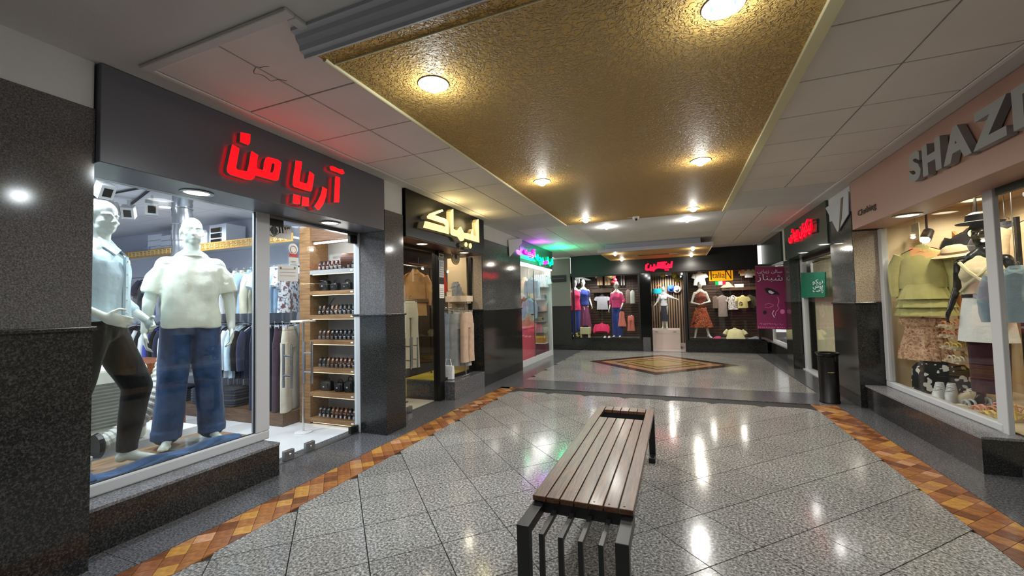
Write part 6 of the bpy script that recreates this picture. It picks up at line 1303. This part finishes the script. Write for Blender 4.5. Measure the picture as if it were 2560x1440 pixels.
# sandal ladder
lad = thing('shoe_ladder', 'light wood shoe ladder with sandals beside the black mannequin', 'shoe stand', (3.0,6.25,.312))
shx = []
for i, (py, px) in enumerate(((818,2385),(843,2388),(872,2395),(906,2402))):
    c = OX(px+8,py,3.0); shx.append(c); MB().obox(c, (.12,.16,.008), Matrix.Rotation(.0, 3, 'X')).build('board', beige_w, lad)
for dy in (-.155,.155): MB().box((3.09,shx[0].y+dy-.01,.312),(3.12,shx[0].y+dy+.01,1.35)).build('side_rail', wood('pale_wood', (170,136,100), (206,176,136), .5, 2, 4), lad)
def sandal(loc, rz, mm, label, group=None, s=1., sneaker=False, lab2=None):
    t = thing('sneaker' if sneaker else 'sandal', label, 'shoe', (0,0,0), group)
    MB().loft([ring(0, z, .042, .125, 22, 0, 2.3) for z in (0,.010,.022)]).build('sole', mat('sole_cream', (214,200,174), .6) if not sneaker else white, t, smooth=True)
    if sneaker:
        MB().loft([ring(0, z, .040*a, .12*b, 22, dy, 2.3) for z, a, b, dy in ((.02,1,1,0),(.045,1.02,.97,.004),(.065,.92,.80,.02),(.085,.80,.55,.045),(.105,.72,.42,.058),(.125,.62,.34,.066))]).build('upper', mm, t, smooth=True)
        for q in range(4): MB().tube([(-.026,-.045+q*.022,.076+q*.011),(0,-.047+q*.022,.084+q*.011),(.026,-.045+q*.022,.076+q*.011)], .004, 5).build('lace', white, t)
        MB().ell((0,-.0,.085), (.02,.05,.012), 10, 6).build('tongue', mm, t, smooth=True)
    else:
        for y_, h_ in ((-.07,.045),(-.035,.05),(.06,.07)): MB().tube([(-.042,y_,.016),(-.03,y_,h_),(0,y_,h_+.012),(.03,y_,h_),(.042,y_,.016)], .009, 6).build('strap', mm, t)
        MB().tube([(-.03,.085,.02),(-.03,.115,.05),(.03,.115,.05),(.03,.085,.02)], .006, 5).build('heel_strap', mm, t)
    return put(t, loc, rz, scale=s)
smats = [mat('sandal_tan', (196,140,96), .5), mat('sandal_peach', (222,150,120), .5), mat('sandal_yellow', (216,186,90), .5), mat('sandal_cream', (226,210,180), .5)]
for i, c in enumerate(shx):
    for j in (0, 1): sandal(c+V((-.02+.0*j,-.07+.14*j,.009)), PI*-.45, smats[i], '%s sandal on the %s step of the shoe ladder, %s one' % (('tan','peach','yellow','cream')[i], ('top','second','third','lowest')[i], ('near','far')[j]), 'sandals on the shoe ladder', 1.0)
fl_z = .313
for j, (px, py) in enumerate(((2342,1000),(2372,1003))): p = OZ(px,py,fl_z); sandal((p.x+.05,p.y+.06,fl_z), math.radians(-30), white, 'white sneaker in front of the black floral skirt, %s of the pair' % ('left','right')[j], 'white sneakers in the pink shop window', 1.4, True)
for i, (px, py, rz, mm, l, sn) in enumerate(((2420,1004,-1.3,smats[3],'cream sneaker behind the sandals at the window front',True),(2462,1000,-1.1,smats[3],'cream sneaker nearest the black mannequin legs',True),(2430,1020,-1.5,mat('sandal_grey',(170,176,180),.5),'grey sandal at the left of the front row of shoes',False),(2455,1034,-1.4,smats[1],'peach sandal in the middle of the front row of shoes',False),(2488,1036,-1.2,smats[0],'tan sandal beside the right window jamb',False),(2475,1050,-1.5,smats[2],'mustard sandal closest to the glass by the right jamb',False))):
    p = OZ(px,py,fl_z); sandal((max(p.x,2.72)+.05,p.y,fl_z), rz, mm, l, None, 1.4, sn)
# black mannequin with white outfit
skin_k2 = skin_k
t, p = fem('glossy black mannequin in a cream wrap top and white skirt, pink shop window', skin_k2, dict(elR=(-.22,.05,1.20), wrR=(-.25,-.05,.97), elL=(.24,.06,1.20), wrL=(.20,-.16,.98), hdL=(-.35,-.4,-.7)), turn=.2)
top_fem(t, p, cloth('cloth_ecru', (222,210,176), .05), 1.14, 1.04, 0, name='wrap_top')
MB().tube([(-.13,-.10,1.46),(-.05,-.15,1.36),(.06,-.15,1.25),(.14,-.10,1.16)], .016, 6).build('sash_fold', cloth('cloth_ecru', (222,210,176), .05), t, smooth=True); MB().tube([(.12,-.10,1.46),(.05,-.15,1.34),(-.06,-.14,1.24),(-.14,-.09,1.16)], .014, 6).build('sash_fold', cloth('cloth_ecru', (222,210,176), .05), t, smooth=True)
skirt(t, cloth('cloth_bright_white', (236,236,236), .04), 1.10, .66, (.155,.12), (.205,.165), 6, fold=.04)
MB().loft([ring(0, z, .162, .127, 30, 0, 2.1) for z in (1.10,1.135)]).build('belt', bmats[0], t, smooth=True); MB().box((-.03,-.142,1.098),(.03,-.125,1.138)).build('buckle', chrome, t)
skirt(t, cloth('cloth_aubergine', (62,26,38), .15), .70, .16, (.15,.125), (.13,.12), 7, name='underskirt', fold=.04)
for nm_, prof in (('hat_brim',[(.17,1.845),(.175,1.852),(.10,1.87)]),('hat_crown',[(.105,1.865),(.10,1.93),(.06,1.955),(.002,1.96)])): MB().lathe(prof, (0,0,0), 22).build(nm_, mat('black_felt', (18,17,18), .8), t, smooth=True)
put(t, (3.0,5.84,.313), math.radians(-48), scale=1.05)
# hats and boards behind
p = OX(2388,640,3.05); t = thing('sun_hat', 'wide tan sun hat on a peg left of the black mannequin', 'hat', p)
for nm_, prof, mm in (('brim',[(.19,0),(.20,.008),(.11,.03)],beige_w),('crown',[(.115,.02),(.105,.10),(.06,.13),(.002,.135)],beige_w),('band',[(.117,.03),(.113,.055)],brown_c)):
    o = MB().lathe(prof, (0,0,0), 22).build(nm_, mm, None, smooth=True); o.parent = t
MB().tube([(0,0,.12),(.35,0,.05),(.7,0,.0)], .008, 6).build('peg', steel, None); o = [x for x in COL.objects if x.name.startswith('peg')][0]; o.parent = t
t.rotation_euler = (.1,-.15,0)
bd = thing('wood_panel', 'orange wood panel board behind the sun hat', 'panel', OX(2385,590,3.3)); MB().prism([OX(a,b,3.3) for a, b in ((2362,560),(2400,600),(2400,780),(2364,700))], (.03,0,0)).build('board', mat('orange_wood', (196,132,82), .5), bd); MB().box((3.31,5.9,.312),(3.34,5.94,2.3)).build('post', black_m, bd)
for i, (px, py, l) in enumerate(((2318,590,'left'),(2442,572,'right'))):
    c = OX(px,py,3.0); t = thing('track_spot', 'black track spot under the pink shop ceiling, %s one' % l, 'spotlight', c, 'track spots of the pink shop')
    MB().tube([c+V((0,0,.06)), V((c.x,c.y,2.62))], .012, 6).build('stem', black_m, t); MB().tube([c+V((.03,.03,.06)), c+V((-.05,-.06,-.05))], [.055,.06], 14).build('housing', black_m, t, smooth=True)
    MB().tube([c+V((-.05,-.06,-.05)), c+V((-.054,-.065,-.054))], .05, 14).build('lens', lampy if i else glow_w, t); lamp(t, 'SPOT', c+V((-.07,-.08,-.07)), 8, (1,.9,.7), .04, 90, direction=(-.3,.2,-1) if i == 0 else (-.2,.5,-1))
for i, (x, y, z, mm, l) in enumerate(((3.4,6.75,2.36,pblack,'black'),(3.5,6.4,2.36,skirt_d,'slate'),(3.55,6.05,2.36,beige_w,'wheat'))):
    t = hang_shirt('jacket', '%s jacket hanging high at the rear of the pink shop window' % l, mm, .42, .66, 'long', cat='jacket', group='jackets at the rear of the pink shop'); MB().tube([(0,0,0),(0,0,(2.62-z))], .004, 4).build('hang_cord', steel, t); put(t, (x,y,z), -.7)
t = hang_shirt('blouse', 'pale blue blouse standing in for a reflection in the right hand glass door', cloth('cloth_powder_blue', (150,172,184), .06), .40, .60, 'long', cat='blouse', hcol=chrome); p = OX(2538,655,2.95); put(t, p, math.radians(-40), scale=.85); o = MB().tube([(0,0,0),(0,0,(2.62-p.z)/.85)], .004, 4).build('hang_cord', steel, None); o.parent = t  # solid blouse added in place of a garment reflected in the glass
